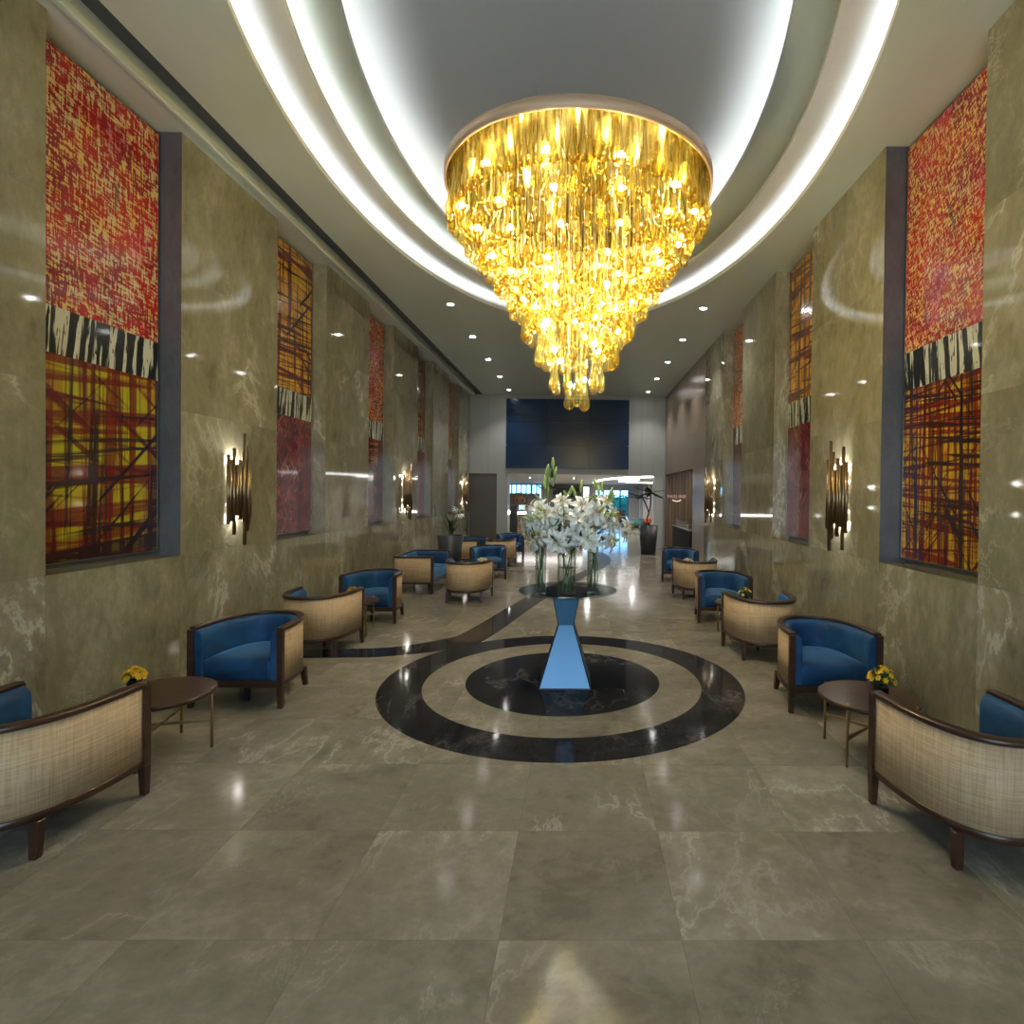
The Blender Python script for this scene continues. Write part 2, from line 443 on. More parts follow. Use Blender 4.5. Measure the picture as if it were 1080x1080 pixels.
def side_wall(name, X, sgn, niches, yend):
    """sgn=-1: niche recess goes towards -x"""
    S = Slabs(); Xb = X + sgn*NICHE
    def face(y0, y1, z0, z1, x=X, mi=0):
        g = .0012
        a, b, c, d = (x, y0+g, z0+g), (x, y1-g, z0+g), (x, y1-g, z1-g), (x, y0+g, z1-g)
        S.q(*((a, b, c, d) if sgn < 0 else (b, a, d, c)), mi)
    edges = [YR]
    y = YR
    segs = [(-3.2, -.4, 'p'), (-.4, 2.31, 'p'), (2.31, Y0, 'p')]
    for i in niches:
        a = Y0 + i*PER; segs.append((a, a+WID, 'n'))
        if i != niches[-1]: segs.append((a+WID, a+PER, 'p'))
        else: segs.append((a+WID, yend, 'p'))
    for y0, y1, k in segs:
        face(y0, y1, 0, ZS)
        if k == 'p':
            for z0, z1 in ((ZS, 2.48), (2.48, 3.75), (3.75, ZC)): face(y0, y1, z0, z1)
        else:
            first = abs(y0-Y0) < .01
            S.q((X,y0,ZS), (X,y1,ZS), (Xb,y1,ZS), (Xb,y0,ZS), 0)
            face(y0, y1, ZS, ZC, Xb, 1)
            for yy in (y0, y1):
                S.q((X,yy,ZS), (Xb,yy,ZS), (Xb,yy,ZC), (X,yy,ZC), 1 if first else 0)
    # dark backing that shows as the hairline joints
    xo = X + sgn*.004
    S.q((xo,YR,0), (xo,yend,0), (xo,yend,ZS-.02), (xo,YR,ZS-.02), 2)
    for y0, y1, k in segs:
        if k == 'p': S.q((xo,y0+.01,0), (xo,y1-.01,0), (xo,y1-.01,ZC), (xo,y0+.01,ZC), 2)
    return S.build(name, [M_WALL, M_REVEAL, M_SLOT])
side_wall('wall_left', XL, -1, [0,1,2,3,4], YB)
side_wall('wall_right', XR, 1, [0,1,2], 12.72)

# right side beyond the stone: veneer wall over the cafe opening
b = MB()
YO0, YO1 = 14.06, 18.30
b.box(XR, XR+.2, 12.72, YB, 2.43, ZC)
b.box(XR, XR+.2, 12.72, YO0, 0, 2.43)
for z in (3.3, 4.2):
    b.box(XR-.002, XR, 12.72, YB, z, z+.006)
struct(b.build('wall_right_veneer', M_VENEER))
b = MB()                                       # the cafe alcove behind the opening
b.quad((XR,YB-.1,0), (5.6,YB-.1,0), (5.6,YB-.1,2.8), (XR,YB-.1,2.8))
b.quad((5.6,12.8,0), (5.6,YB-.1,0), (5.6,YB-.1,2.8), (5.6,12.8,2.8))
b.quad((XR+.2,12.8,0), (5.6,12.8,0), (5.6,12.8,2.8), (XR+.2,12.8,2.8))
for i in range(26):
    x = XR+.02+i*.105; b.box(x, x+.06, YB-.125, YB-.1, 0, 2.8)
struct(b.build('wall_alcove', M_SLATWOOD))
b = MB(); b.quad((XR+.2,12.8,2.8), (5.6,12.8,2.8), (5.6,YB-.1,2.8), (XR+.2,YB-.1,2.8))
struct(b.build('ceiling_alcove', M_LOBCEIL))

# floor: one sheet for hall, cafe and lobby
b = MB(); b.quad((-9,YR,0), (9,YR,0), (9,40.2,0), (-9,40.2,0))
struct(b.build('floor', M_FLOOR))
def catmull(pts, n=10):
    out = []; P = [pts[0]]+list(pts)+[pts[-1]]
    for i in range(1, len(P)-2):
        for k in range(n):
            u = k/n
            out.append(tuple(.5*((2*P[i][j])+(-P[i-1][j]+P[i+1][j])*u+(2*P[i-1][j]-5*P[i][j]+4*P[i+1][j]-P[i+2][j])*u*u+(-P[i-1][j]+3*P[i][j]-3*P[i+1][j]+P[i+2][j])*u**3) for j in range(len(P[0]))))
    out.append(tuple(pts[-1])); return out
CX, CY = -.144, 5.32
def annulus(b, c, r0, r1, z, n=96):
    for i in range(n):
        a0, a1 = 2*PI*i/n, 2*PI*(i+1)/n
        p = lambda r, a: (c[0]+r*math.cos(a), c[1]+r*math.sin(a), z)
        if r0 > 0: b.quad(p(r0,a0), p(r1,a0), p(r1,a1), p(r0,a1))
        else:
            f = b.bm.faces.new([b.bm.verts.new(q) for q in ((c[0],c[1],z), p(r1,a0), p(r1,a1))])
b = MB()
annulus(b, (CX,CY), 1.281, 1.658, .0008); annulus(b, (CX,CY+.02), 0, .905, .0008)
U = catmull([(-3.67,6.22),(-3.1,6.28),(-2.63,6.31),(-2.07,6.42),(-1.58,6.82),(-1.4,7.26),(-.9,9.56),(-.2,12.0),(.42,14.2),(.5,15.6),(.2,17.4),(-.3,19.5)])
L = catmull([(-3.67,5.92),(-3.1,5.95),(-2.49,5.98),(-2.07,6.03),(-1.52,6.28),(-1.12,6.75),(-.59,9.33),(.1,11.9),(.72,14.1),(.84,15.7),(.6,17.6),(.1,19.7)])
for i in range(len(U)-1):
    b.quad((*U[i],.0005), (*L[i],.0005), (*L[i+1],.0005), (*U[i+1],.0005))
struct(b.build('floor_inlay', M_INLAY))

# ceiling with three stepped ovals
O1, O2, O3 = (-.15,5.99,2.52,4.72), (-.16,5.90,2.19,4.20), (-.14,5.92,1.86,3.97)
NE = 128
def ell(o, a, z, grow=0): return (o[0]+(o[2]+grow)*math.cos(a), o[1]+(o[3]+grow)*math.sin(a), z)
def holed(b, rect, o, z, mi=0):
    """flat sheet with an oval hole: strips from the oval to the rectangle"""
    x0, x1, y0, y1 = rect; bm = b.bm
    inner = [bm.verts.new(ell(o, 2*PI*i/NE, z)) for i in range(NE)]
    def border(a):
        dx, dy = o[2]*math.cos(a), o[3]*math.sin(a)
        ts = []
        if dx > 1e-9: ts.append((x1-o[0])/dx)
        if dx < -1e-9: ts.append((x0-o[0])/dx)
        if dy > 1e-9: ts.append((y1-o[1])/dy)
        if dy < -1e-9: ts.append((y0-o[1])/dy)
        k = min(ts); return (o[0]+dx*k, o[1]+dy*k)
    angs = [2*PI*i/NE for i in range(NE)]
    bp = [border(a) for a in angs]; outer = [bm.verts.new((*p, z)) for p in bp]
    corners = [(x0,y0),(x1,y0),(x1,y1),(x0,y1)]
    for i in range(NE):
        j = (i+1) % NE; c = None
        p, q = bp[i], bp[j]
        same = abs(p[0]-q[0]) < 1e-6 or abs(p[1]-q[1]) < 1e-6
        f1 = [inner[i], outer[i]]
        if not same:
            c = min(corners, key=lambda k: math.hypot(k[0]-(p[0]+q[0])/2, k[1]-(p[1]+q[1])/2))
            f1.append(bm.verts.new((*c, z)))
        f = bm.faces.new(f1+[outer[j], inner[j]]); f.material_index = mi
def lip(b, o, z0, z1, mi=0, th=.018):
    for i in range(NE):
        a0, a1 = 2*PI*i/NE, 2*PI*(i+1)/NE
        b.quad(ell(o,a0,z0), ell(o,a1,z0), ell(o,a1,z1), ell(o,a0,z1), mi)
        b.quad(ell(o,a0,z1), ell(o,a1,z1), ell(o,a1,z1,th), ell(o,a0,z1,th), mi)
        b.quad(ell(o,a0,z0+.004,th), ell(o,a1,z0+.004,th), ell(o,a1,z1,th), ell(o,a0,z1,th), mi)
XS = -3.25
b = MB()
holed(b, (XS, XR+NICHE+.02, YR, YB), O1, ZC, 0); lip(b, O1, ZC, ZC+.055, 1)
b.quad((XS,YR,ZC), (XS,YB,ZC), (XS,YB,ZC+.16), (XS,YR,ZC+.16), 2)                 # air slot along the left wall
b.quad((XS,YR,ZC+.16), (XS,YB,ZC+.16), (-3.54,YB,ZC+.16), (-3.54,YR,ZC+.16), 2)
b.quad((-3.54,YR,ZC+.16), (-3.54,YB,ZC+.16), (-3.54,YB,ZC), (-3.54,YR,ZC), 0)
b.quad((XL-NICHE-.02,YR,ZC), (-3.54,YR,ZC), (-3.54,YB,ZC), (XL-NICHE-.02,YB,ZC), 0)
struct(b.build('ceiling', [M_CEIL, M_LIP, M_SLOT]))
b = MB(); b.box(-3.56, -3.505, YR+.02, YB-.02, ZC-.022, ZC+.05)
struct(b.build('trim_1', M_CEIL, None, .012, 3))
b = MB(); holed(b, (-3.3, 3.02, .6, 11.4), O2, ZC+.2, 0); lip(b, O2, ZC+.2, ZC+.245, 1)
struct(b.build('ceiling_middle_step', [M_COVE, M_LIP]))
b = MB(); holed(b, (-3.3, 3.02, .6, 11.4), O3, ZC+.4, 0); lip(b, O3, ZC+.4, ZC+.445, 1)
struct(b.build('ceiling_upper_step', [M_CEIL, M_LIP]))
b = MB()                                        # shallow dome over the inner oval
NR = 14; o = O3
prev = [b.bm.verts.new(ell(o, 2*PI*i/NE, ZC+.68, .5)) for i in range(NE)]
for k in range(1, NR):
    ph = (PI/2)*k/NR; s = math.cos(ph); z = ZC+.68+.09*math.sin(ph)
    cur = [b.bm.verts.new((o[0]+(o[2]+.5)*s*math.cos(2*PI*i/NE), o[1]+(o[3]+.5)*s*math.sin(2*PI*i/NE), z)) for i in range(NE)]
    for i in range(NE):
        f = b.bm.faces.new((prev[i], prev[(i+1) % NE], cur[(i+1) % NE], cur[i])); f.smooth = True
    prev = cur
f = b.bm.faces.new(prev)
struct(b.build('ceiling_dome', M_DOME))
# cove LED strips lying on the ledges behind the lips
def ledstrip(name, o, z, a0, a1, g0=.045, g1=.075):
    b = MB(); n = int(NE*abs(a1-a0)/(2*PI))
    for i in range(n):
        p, q = a0+(a1-a0)*i/n, a0+(a1-a0)*(i+1)/n
        b.quad(ell(o,p,z,g0), ell(o,q,z,g0), ell(o,q,z,g1), ell(o,p,z,g1))
    return struct(b.build(name, E_LED))
ledstrip('cove_led_outer', O1, ZC+.018, 0, 2*PI)
ledstrip('cove_led_middle', O2, ZC+.218, PI*.5, PI*1.5)
ledstrip('cove_led_inner', O3, ZC+.418, -PI*.5, PI*1.14)

# far wall of the hall: grey panels over a taupe panel, columns and the opening
b = MB()
for x0, x1 in ((XL,-3.06),(-3.06,-2.47),(-2.47,-1.1),(-1.1,.25),(.25,1.58),(1.58,2.0),(2.0,2.42),(2.42,XR)):
    b.box(x0+.003, x1-.003, YB, YB+.12, ZH, ZC)
b.box(XL, XR, YB+.01, YB+.12, ZH+.002, ZC, 2)
b.box(XL, -2.76, YB+.03, YB+.15, 0, ZH, 1)
b.box(-2.76, -2.40, YB, YB+.62, 0, ZH, 0)
b.box(2.47, XR+.2, YB, YB+.5, 0, ZH, 0)
struct(b.build('wall_back', [M_GREYPANEL, M_TAUPE, M_SLOT]))

# lobby beyond
b = MB(); b.quad((-9,YB+.12,LOBZ), (9,YB+.12,LOBZ), (9,40.2,LOBZ), (-9,40.2,LOBZ)); b.quad((XL,YB+.11,ZH), (XR,YB+.11,ZH), (XR,YB+.13,LOBZ), (XL,YB+.13,LOBZ))
struct(b.build('ceiling_lobby', M_LOBCEIL))
FY = 40.0
def wall_with_openings(name, y, x0, x1, z1, ops, mat, th=.15):
    b = MB(); xs = sorted({x0, x1, *[v for o in ops for v in o[:2]]}); zs = sorted({0, z1, *[v for o in ops for v in o[2:]]})
    for i in range(len(xs)-1):
        for k in range(len(zs)-1):
            xm, zm = (xs[i]+xs[i+1])/2, (zs[k]+zs[k+1])/2
            if any(o[0] < xm < o[1] and o[2] < zm < o[3] for o in ops): continue
            b.box(xs[i], xs[i+1], y, y+th, zs[k], zs[k+1])
    return struct(b.build(name, mat))
FOPS = [(1.02,3.42,0,2.12), (-5.2,-3.5,1.72,2.42), (-3.45,-2.75,.75,2.42), (.2,.62,.3,2.3)]
wall_with_openings('wall_far', FY, -9, 9, 2.6, FOPS, M_LIGHTSTONE)
wall_with_openings('wall_rear', YR-.15, -9, 9, 6.6, [(-2.9,2.1,0,3.4)], M_GREYPANEL)
b = MB()                                        # lobby side walls with a tall narrow window on the right
for y0, y1, z0, z1 in ((YB+.12,27.6,0,2.6),(28.6,40.2,0,2.6),(27.6,28.6,0,.5),(27.6,28.6,2.3,2.6)): b.box(4.2, 4.35, y0, y1, z0, z1)
for y in (33,35.5,38): b.box(4.02, 4.2, y, y+.4, 0, 2.6)
struct(b.build('wall_lobby_right', M_LIGHTSTONE))
b = MB(); b.box(-6.5, -6.4, YB+.12, 40.2, 0, 2.6); struct(b.build('wall_lobby_left', M_TAUPE))
b = MB(); b.box(-9.2, -9, YR-.2, 40.4, -.2, 6.8); b.box(9, 9.2, YR-.2, 40.4, -.2, 6.8); b.box(-9.2, 9.2, YR-.2, 40.4, 6.6, 6.8); b.box(-9.2,9.2,YB+.2,YB+.3,2.62,6.6)
b.box(-9.2, 9.2, YB+.3, 40.4, 2.6, 2.62)
b.box(-9, XL-.4, 5, 5.1, 0, 6.6); b.box(5.7, 9, 5, 5.1, 0, 6.6)
struct(b.build('light_block_shell', M_SHELL))  # unseen box added around all rooms to keep sky light from leaking in
# glazing
def window(name, y, x0, x1, z0, z1, nx, nz=1, fw=.06, mat=None, pane=None):
    w = struct(empty(name, (0,0,0)))
    b = MB()
    for i in range(nx+1):
        x = x0+(x1-x0)*i/nx; b.box(x-fw/2, x+fw/2, y-.04, y+.04, z0, z1)
    for k in range(nz+1):
        z = z0+(z1-z0)*k/nz; b.box(x0, x1, y-.035, y+.035, max(0,z-fw/2), z+fw/2)
    struct(b.build('window_frame', mat or M_DARKFRAME, w))
    b = MB(); b.quad((x0,y,z0), (x1,y,z0), (x1,y,z1), (x0,y,z1)); struct(b.build('window_pane', pane or M_PANE, w))
M_BLUEFRAME = plain('blue_grey_frame', (.02,.09,.2), .4, .3)
window('door_1', FY+.08, 1.02, 3.42, 0, 2.12, 4, 1, .11, M_BLUEFRAME, M_BLUEPANE)
window('window_1', FY+.08, -5.2, -3.5, 1.72, 2.42, 5, 1, .09, M_BLUEFRAME, M_BLUEPANE)
window('window_2', FY+.08, -3.45, -2.75, .75, 2.42, 2, 1, .1, M_BLUEFRAME, M_BLUEPANE)
window('window_3', FY+.08, .2, .62, .3, 2.3, 1, 1, .05)
window('window_4', YR-.08, -2.9, 2.1, 0, 3.4, 5, 2, .07)
# outside the far doors
b = MB(); b.quad((-20,40.2,-.02), (25,40.2,-.02), (25,75,-.02), (-20,75,-.02)); struct(b.build('ground_outside', M_PAVING))
b = MB()
for i in range(1400):
    x, y, z = rnd.uniform(.5,5.5), rnd.uniform(47,48.2), rnd.uniform(0,1.75)
    m = Matrix.Translation((x,y,z)) @ Matrix.Rotation(rnd.uniform(0,6.28),4,'Z') @ Matrix.Rotation(rnd.uniform(-1,1),4,'X')
    s = .14
    b.quad(*[m @ Vector(p) for p in ((-s,0,0),(0,-s*.5,0),(s,0,0),(0,s*.5,0))])
b.box(.6, 5.4, 47.3, 47.9, 0, 1.55)
tag(b.build('hedge', M_HEDGE), 'green hedge outside, seen through the glass entrance doors', 'hedge')

# ------------------------------------------------------------------ painted panels in the niches
def panel(X, sgn, i, mats, label):
    y0 = Y0+i*PER+.015; w = WID-.03; z0, z1, zb0, zb1 = 1.19, 4.985, 2.74, 3.085
    xf = X+sgn*.195
    root = empty('painted_panel', (xf, y0, z0), 0, label, 'painting', 'tall painted panels in the wall niches')
    b = MB(); t = .03*sgn
    def sec(a, c, mi):
        x0, x1 = (0, t) if t > 0 else (t, 0)
        b.box(x0, x1, .008, w-.008, a-z0, c-z0, mi)
    sec(z0+.012, zb0, 0); sec(zb0, zb1, 1); sec(zb1, z1-.01, 2)
    b.build('canvas', mats, root)
    b = MB()
    x0, x1 = (-.004*1, t) if t > 0 else (t, .004)
    b.box(x0, x1, 0, w, 0, .011); b.box(x0, x1, 0, w, z1-z0-.01, z1-z0); b.box(x0, x1, 0, .008, .011, z1-z0-.01); b.box(x0, x1, w-.008, w, .011, z1-z0-.01)
    b.build('frame', M_STEEL, root)
    return root
panel(XL, -1, 0, [A_YEL, A_BW, A_RED_L], 'nearest left painting, red and cream weave above broad yellow crosshatch')
panel(XL, -1, 1, [A_DRK, A_BW, A_ORG], 'second left painting, orange net above scratched dark red, beyond the first sconce')
panel(XL, -1, 2, [A_BRN, A_BW, A_RED_S], 'third left painting, red above brown and gold, before the second left sconce')
panel(XL, -1, 3, [A_DRK, A_BW, A_BRN], 'fourth left painting, brown above dark red, just beyond the second left sconce')
panel(XL, -1, 4, [A_BRN, A_BW, A_RED_S], 'farthest left painting, a thin dark strip near the planter')
panel(XR, 1, 0, [A_YELK, A_BW, A_RED_R], 'nearest right painting, slanted red weave above a black net on yellow')
panel(XR, 1, 1, [A_DRK, A_BW, A_ORG], 'second right painting, orange net above dark red, beyond the first right sconce')
panel(XR, 1, 2, [A_BRN, A_BW, A_RED_S], 'farthest right painting, red above brown and gold, before the far right sconce')

# ------------------------------------------------------------------ wall sconces
def make_sconce(sgn):
    """tubes stand in a half ring against a wall; the wall is at local x=0, room side is +x (sgn=+1)"""
    root = empty('wall_sconce')
    b = MB(); b.box(0, .02, -.06, .06, -.25, .25); b.build('backplate', M_BRONZE, root, .004)
    lens = [(.36,.36),(.31,.33),(.43,.47),(.26,.27),(.31,.31),(.39,.34),(.59,.58),(.33,.36),(.47,.44),(.28,.29),(.40,.42),(.33,.32),(.52,.56),(.36,.38)]
    for k, (u, d) in enumerate(lens):
        a = -PI/2+PI*(k+.5)/len(lens); R = .135 if k % 2 else .118
        c = (.018+R*math.cos(a), R*math.sin(a)*1.08)
        b = MB(); b.lathe([(.013,-d),(.018,-d),(.018,u),(.013,u)], 12, (c[0],c[1],0)); b.build('tube', M_BRONZE, root)
    for z in (-.16, .16):
        b = MB(); b.sphere((.055,0,z), .02, 10, 6); b.build('bulb', E_SCONCE, root)
    return root
sc0 = make_sconce(1)
SCG = 'bronze tube wall sconces'
first = True
for X, rz, y, lab in ((XL,0,6.02,'nearest left bronze tube sconce on the pier after the first painting'),
                      (XL,0,11.83,'second left bronze tube sconce between the third and fourth paintings'),
                      (XL,0,17.75,'farthest left bronze tube sconce above the lily planter'),
                      (XR,PI,5.99,'nearest right bronze tube sconce on the pier after the first painting'),
                      (XR,PI,11.95,'far right bronze tube sconce before the veneered wall')):
    s = sc0 if first else copy_tree(sc0); first = False
    tag(s, lab, 'wall lamp', SCG); place(s, (X,y,1.76), rz, lab)
    sg = 1 if rz == 0 else -1
    for dz in (.31, -.31):
        ld = bpy.data.lights.new('sconce_light', 'POINT'); ld.energy = 4.5 if dz > 0 else 2.5; ld.color = (1,.96,.9); ld.shadow_soft_size = .05
        lo = link('sconce_light', ld, None, (X+sg*.075, y, 1.76+dz))

# ------------------------------------------------------------------ downlights
DLG = 'recessed ceiling downlights'
ords = ['first', 'second', 'third', 'fourth', 'fifth']
b = MB(); b.lathe([(.075,0),(.078,-.006),(.062,-.010),(.055,.0)], 24, capb=False, capt=False); trim_me = b.mesh('trim_ring', M_STEEL)
b = MB(); b.lathe([(.054,-.006),(.02,-.012)], 20); lens_me = b.mesh('lens', E_SPOT)
def spot(x, y, z, e, size=1.9):
    ld = bpy.data.lights.new('downlight_or_fill', 'SPOT'); ld.energy = e; ld.spot_size = size; ld.spot_blend = .7; ld.shadow_soft_size = .07; ld.color = (1,.97,.92)
    link('downlight_or_fill', ld, None, (x,y,z-.03))
for side, X in (('left',-2.28),('right',2.10)):
    for i in range(5):
        y = 9.83+i*1.99
        o = empty('downlight', (X,y,ZC), 0, f'{ords[i]} recessed downlight beyond the oval cove, {side} ceiling row', 'ceiling light', DLG)
        link('trim_ring', trim_me, o); link('lens', lens_me, o)
        spot(X, y, ZC, 55)

# ------------------------------------------------------------------ chandelier
CHX, CHY = -.045, 5.32
def chandelier():
    root = empty('chandelier', (CHX,CHY,4.54), 0, 'huge tiered chandelier of amber glass drops under a champagne rim', 'chandelier')
    b = MB(); b.lathe([(1.205,0),(1.225,0),(1.225,.095),(1.205,.095)], 96, capb=False, capt=False); b.lathe([(1.205,.095),(1.205,0)], 96, mi=1, capb=False, capt=False)
    b.build('rim', [M_GOLDRIM, M_MIRRORGOLD], root)
    b = MB(); b.lathe([(1.206,.085),(1.206,.1)], 96); b.build('mounting_plate', M_MIRRORGOLD, root)
    for k in range(3):
        a = PI/6+PI*k/3; b = MB(); b.lathe([(.0012,.1),(.0012,1.2)], 6, (.5*math.cos(a),.5*math.sin(a),0)); b.build('suspension_cable', M_STEEL, root)
    def profile(r, L):
        P = []
        for k in range(1, 9):
            a = PI*.56*k/8; P.append((r*math.sin(a), r*1.15*(1-math.cos(a))))
        for f, s in ((.22,.80),(.32,.55),(.45,.38),(.6,.30),(1.0,.26)):
            P.append((r*s, L*f+.02))
        return P
    def attrs(me, prof, n, tint, copies=1):
        ta = me.attributes.new('tint', 'FLOAT', 'FACE'); tp = me.attributes.new('tip', 'FLOAT', 'FACE')
        return ta, tp
    def drop_mesh(r, L, tint):
        b = MB(); b.lathe(profile(r, L), 12)
        me = b.mesh('glass_drop', M_DROP)
        ta = me.attributes.new('tint', 'FLOAT', 'FACE'); tp = me.attributes.new('tip', 'FLOAT', 'FACE')
        for p in me.polygons:
            ta.data[p.index].value = tint; tp.data[p.index].value = max(0, 1-p.center.z/(r*1.6))
        return me
    variants = [drop_mesh(.040, .39, 0.05), drop_mesh(.043, .40, .35), drop_mesh(.039, .40, .7), drop_mesh(.043, .38, 1.0)]
    big = [drop_mesh(.052, .48, .3), drop_mesh(.052, .48, .6)]
    tiers = [(1.17,4.185,66),(1.03,3.985,58),(.89,3.80,50),(.75,3.605,42),(.615,3.41,35),(.485,3.19,27),(.36,2.95,19),(.225,2.705,11),(.085,2.55,3)]
    drops = []
    for k, (r, z, n) in enumerate(tiers):
        for i in range(n):
            a = 2*PI*(i+.5*(k % 2))/n+.02*rnd.uniform(-1,1)-(PI/2 if n == 3 else 0)
            rr = r+rnd.uniform(-.012,.012)
            vs = big if k >= 8 else variants
            drops.append((rr*math.cos(a), rr*math.sin(a), z-4.54+rnd.uniform(-.025,.025), rnd.randrange(len(vs)), k, a))
    # a second ring just behind the outer one on the wider tiers, hung a little higher
    for k, (r, z, n) in enumerate(tiers[:7]):
        m = n-4
        for i in range(m):
            a = 2*PI*(i+.25)/m
            drops.append(((r-.075)*math.cos(a), (r-.075)*math.sin(a), min(z-4.54+.10+rnd.uniform(-.03,.03), -.32), rnd.randrange(4), 20+k, a))
    front = sorted([d for d in drops if d[4] < 20], key=lambda d: d[1]/max(.25, math.hypot(d[0],d[1]))*1.0 + d[1]*.15)[:100]
    fs = set(id(d) for d in front)
    for d in front:
        link('glass_drop', (big if d[4] == 8 else variants)[d[3]], root, d[:3])
    bm = bmesh.new(); tints = []
    for d in drops:
        if id(d) in fs: continue
        src = (big if d[4] == 8 else variants)[d[3]]
        off = len(bm.verts)
        vs = [bm.verts.new(Vector(d[:3])+v.co) for v in src.vertices]
        for p in src.polygons:
            f = bm.faces.new([vs[i] for i in p.vertices]); f.smooth = p.use_smooth
        tints.append(src)
    me = bpy.data.meshes.new('glass_drops'); bm.to_mesh(me); bm.free(); me.materials.append(M_DROP)
    ta = me.attributes.new('tint', 'FLOAT', 'FACE'); tp = me.attributes.new('tip', 'FLOAT', 'FACE'); i = 0
    for src in tints:
        A, B = src.attributes['tint'].data, src.attributes['tip'].data
        for j in range(len(src.polygons)):
            ta.data[i].value = A[j].value; tp.data[i].value = B[j].value; i += 1
    rest = link('glass_drops', me, root); rest['kind'] = 'stuff'
    # threads that carry the inner tiers
    b = MB()
    for d in drops[::2]:
        if d[2] < -.4: b.lathe([(.003, d[2]+.38), (.003, .09)], 4, (d[0],d[1],0), capb=False, capt=False)
    w = b.build('hanging_wires', M_BRASS, root); w['kind'] = 'stuff'
    b = MB(); b.sphere((0,0,0), .019, 10, 7); bulb = b.mesh('bulb', E_BULB)
    for k, (r, z, n) in enumerate(tiers[:8]):
        m = [12,11,10,8,7,5,4,2][k]
        for i in range(m):
            a = 2*PI*(i+.37*k)/m+.3
            link('bulb', bulb, root, ((r-.10)*math.cos(a), (r-.10)*math.sin(a), z-4.54+.14+rnd.uniform(-.05,.06)))
chandelier()

# ------------------------------------------------------------------ seating
def resample(P, n):
    d = [0]
    for i in range(1, len(P)): d.append(d[-1]+math.hypot(P[i][0]-P[i-1][0], P[i][1]-P[i-1][1]))
    out = []; j = 0
    for k in range(n):
        s = d[-1]*k/(n-1)
        while j < len(d)-2 and d[j+1] < s: j += 1
        u = (s-d[j])/max(1e-9, d[j+1]-d[j]); out.append((P[j][0]+(P[j+1][0]-P[j][0])*u, P[j][1]+(P[j+1][1]-P[j][1])*u))
    return out
def d_path(a, y0, bb, n=2.6, N=45):
    P = []
    for k in range(401):
        t = PI*k/400; c, s = math.cos(t), math.sin(t)
        P.append((a*math.copysign(abs(c)**(2/n), c), y0+bb*abs(s)**(2/n)))
    return resample(P, N)
def r_path(a, y0, y1, r, N=60):
    P = [(a,y0)]
    for k in range(13): t = PI/2*k/12; P.append((a-r+r*math.cos(t), y1-r+r*math.sin(t)))
    for k in range(13): t = PI/2+PI/2*k/12; P.append((-a+r+r*math.cos(t), y1-r+r*math.sin(t)))
    P.append((-a,y0)); return resample(P, N)
def inset(path, o):
    out = []; N = len(path)
    for i in range(N):
        t = Vector(path[min(i+1,N-1)])-Vector(path[max(i-1,0)]); t.normalize(); out.append((path[i][0]-t.y*o, path[i][1]+t.x*o))
    return out
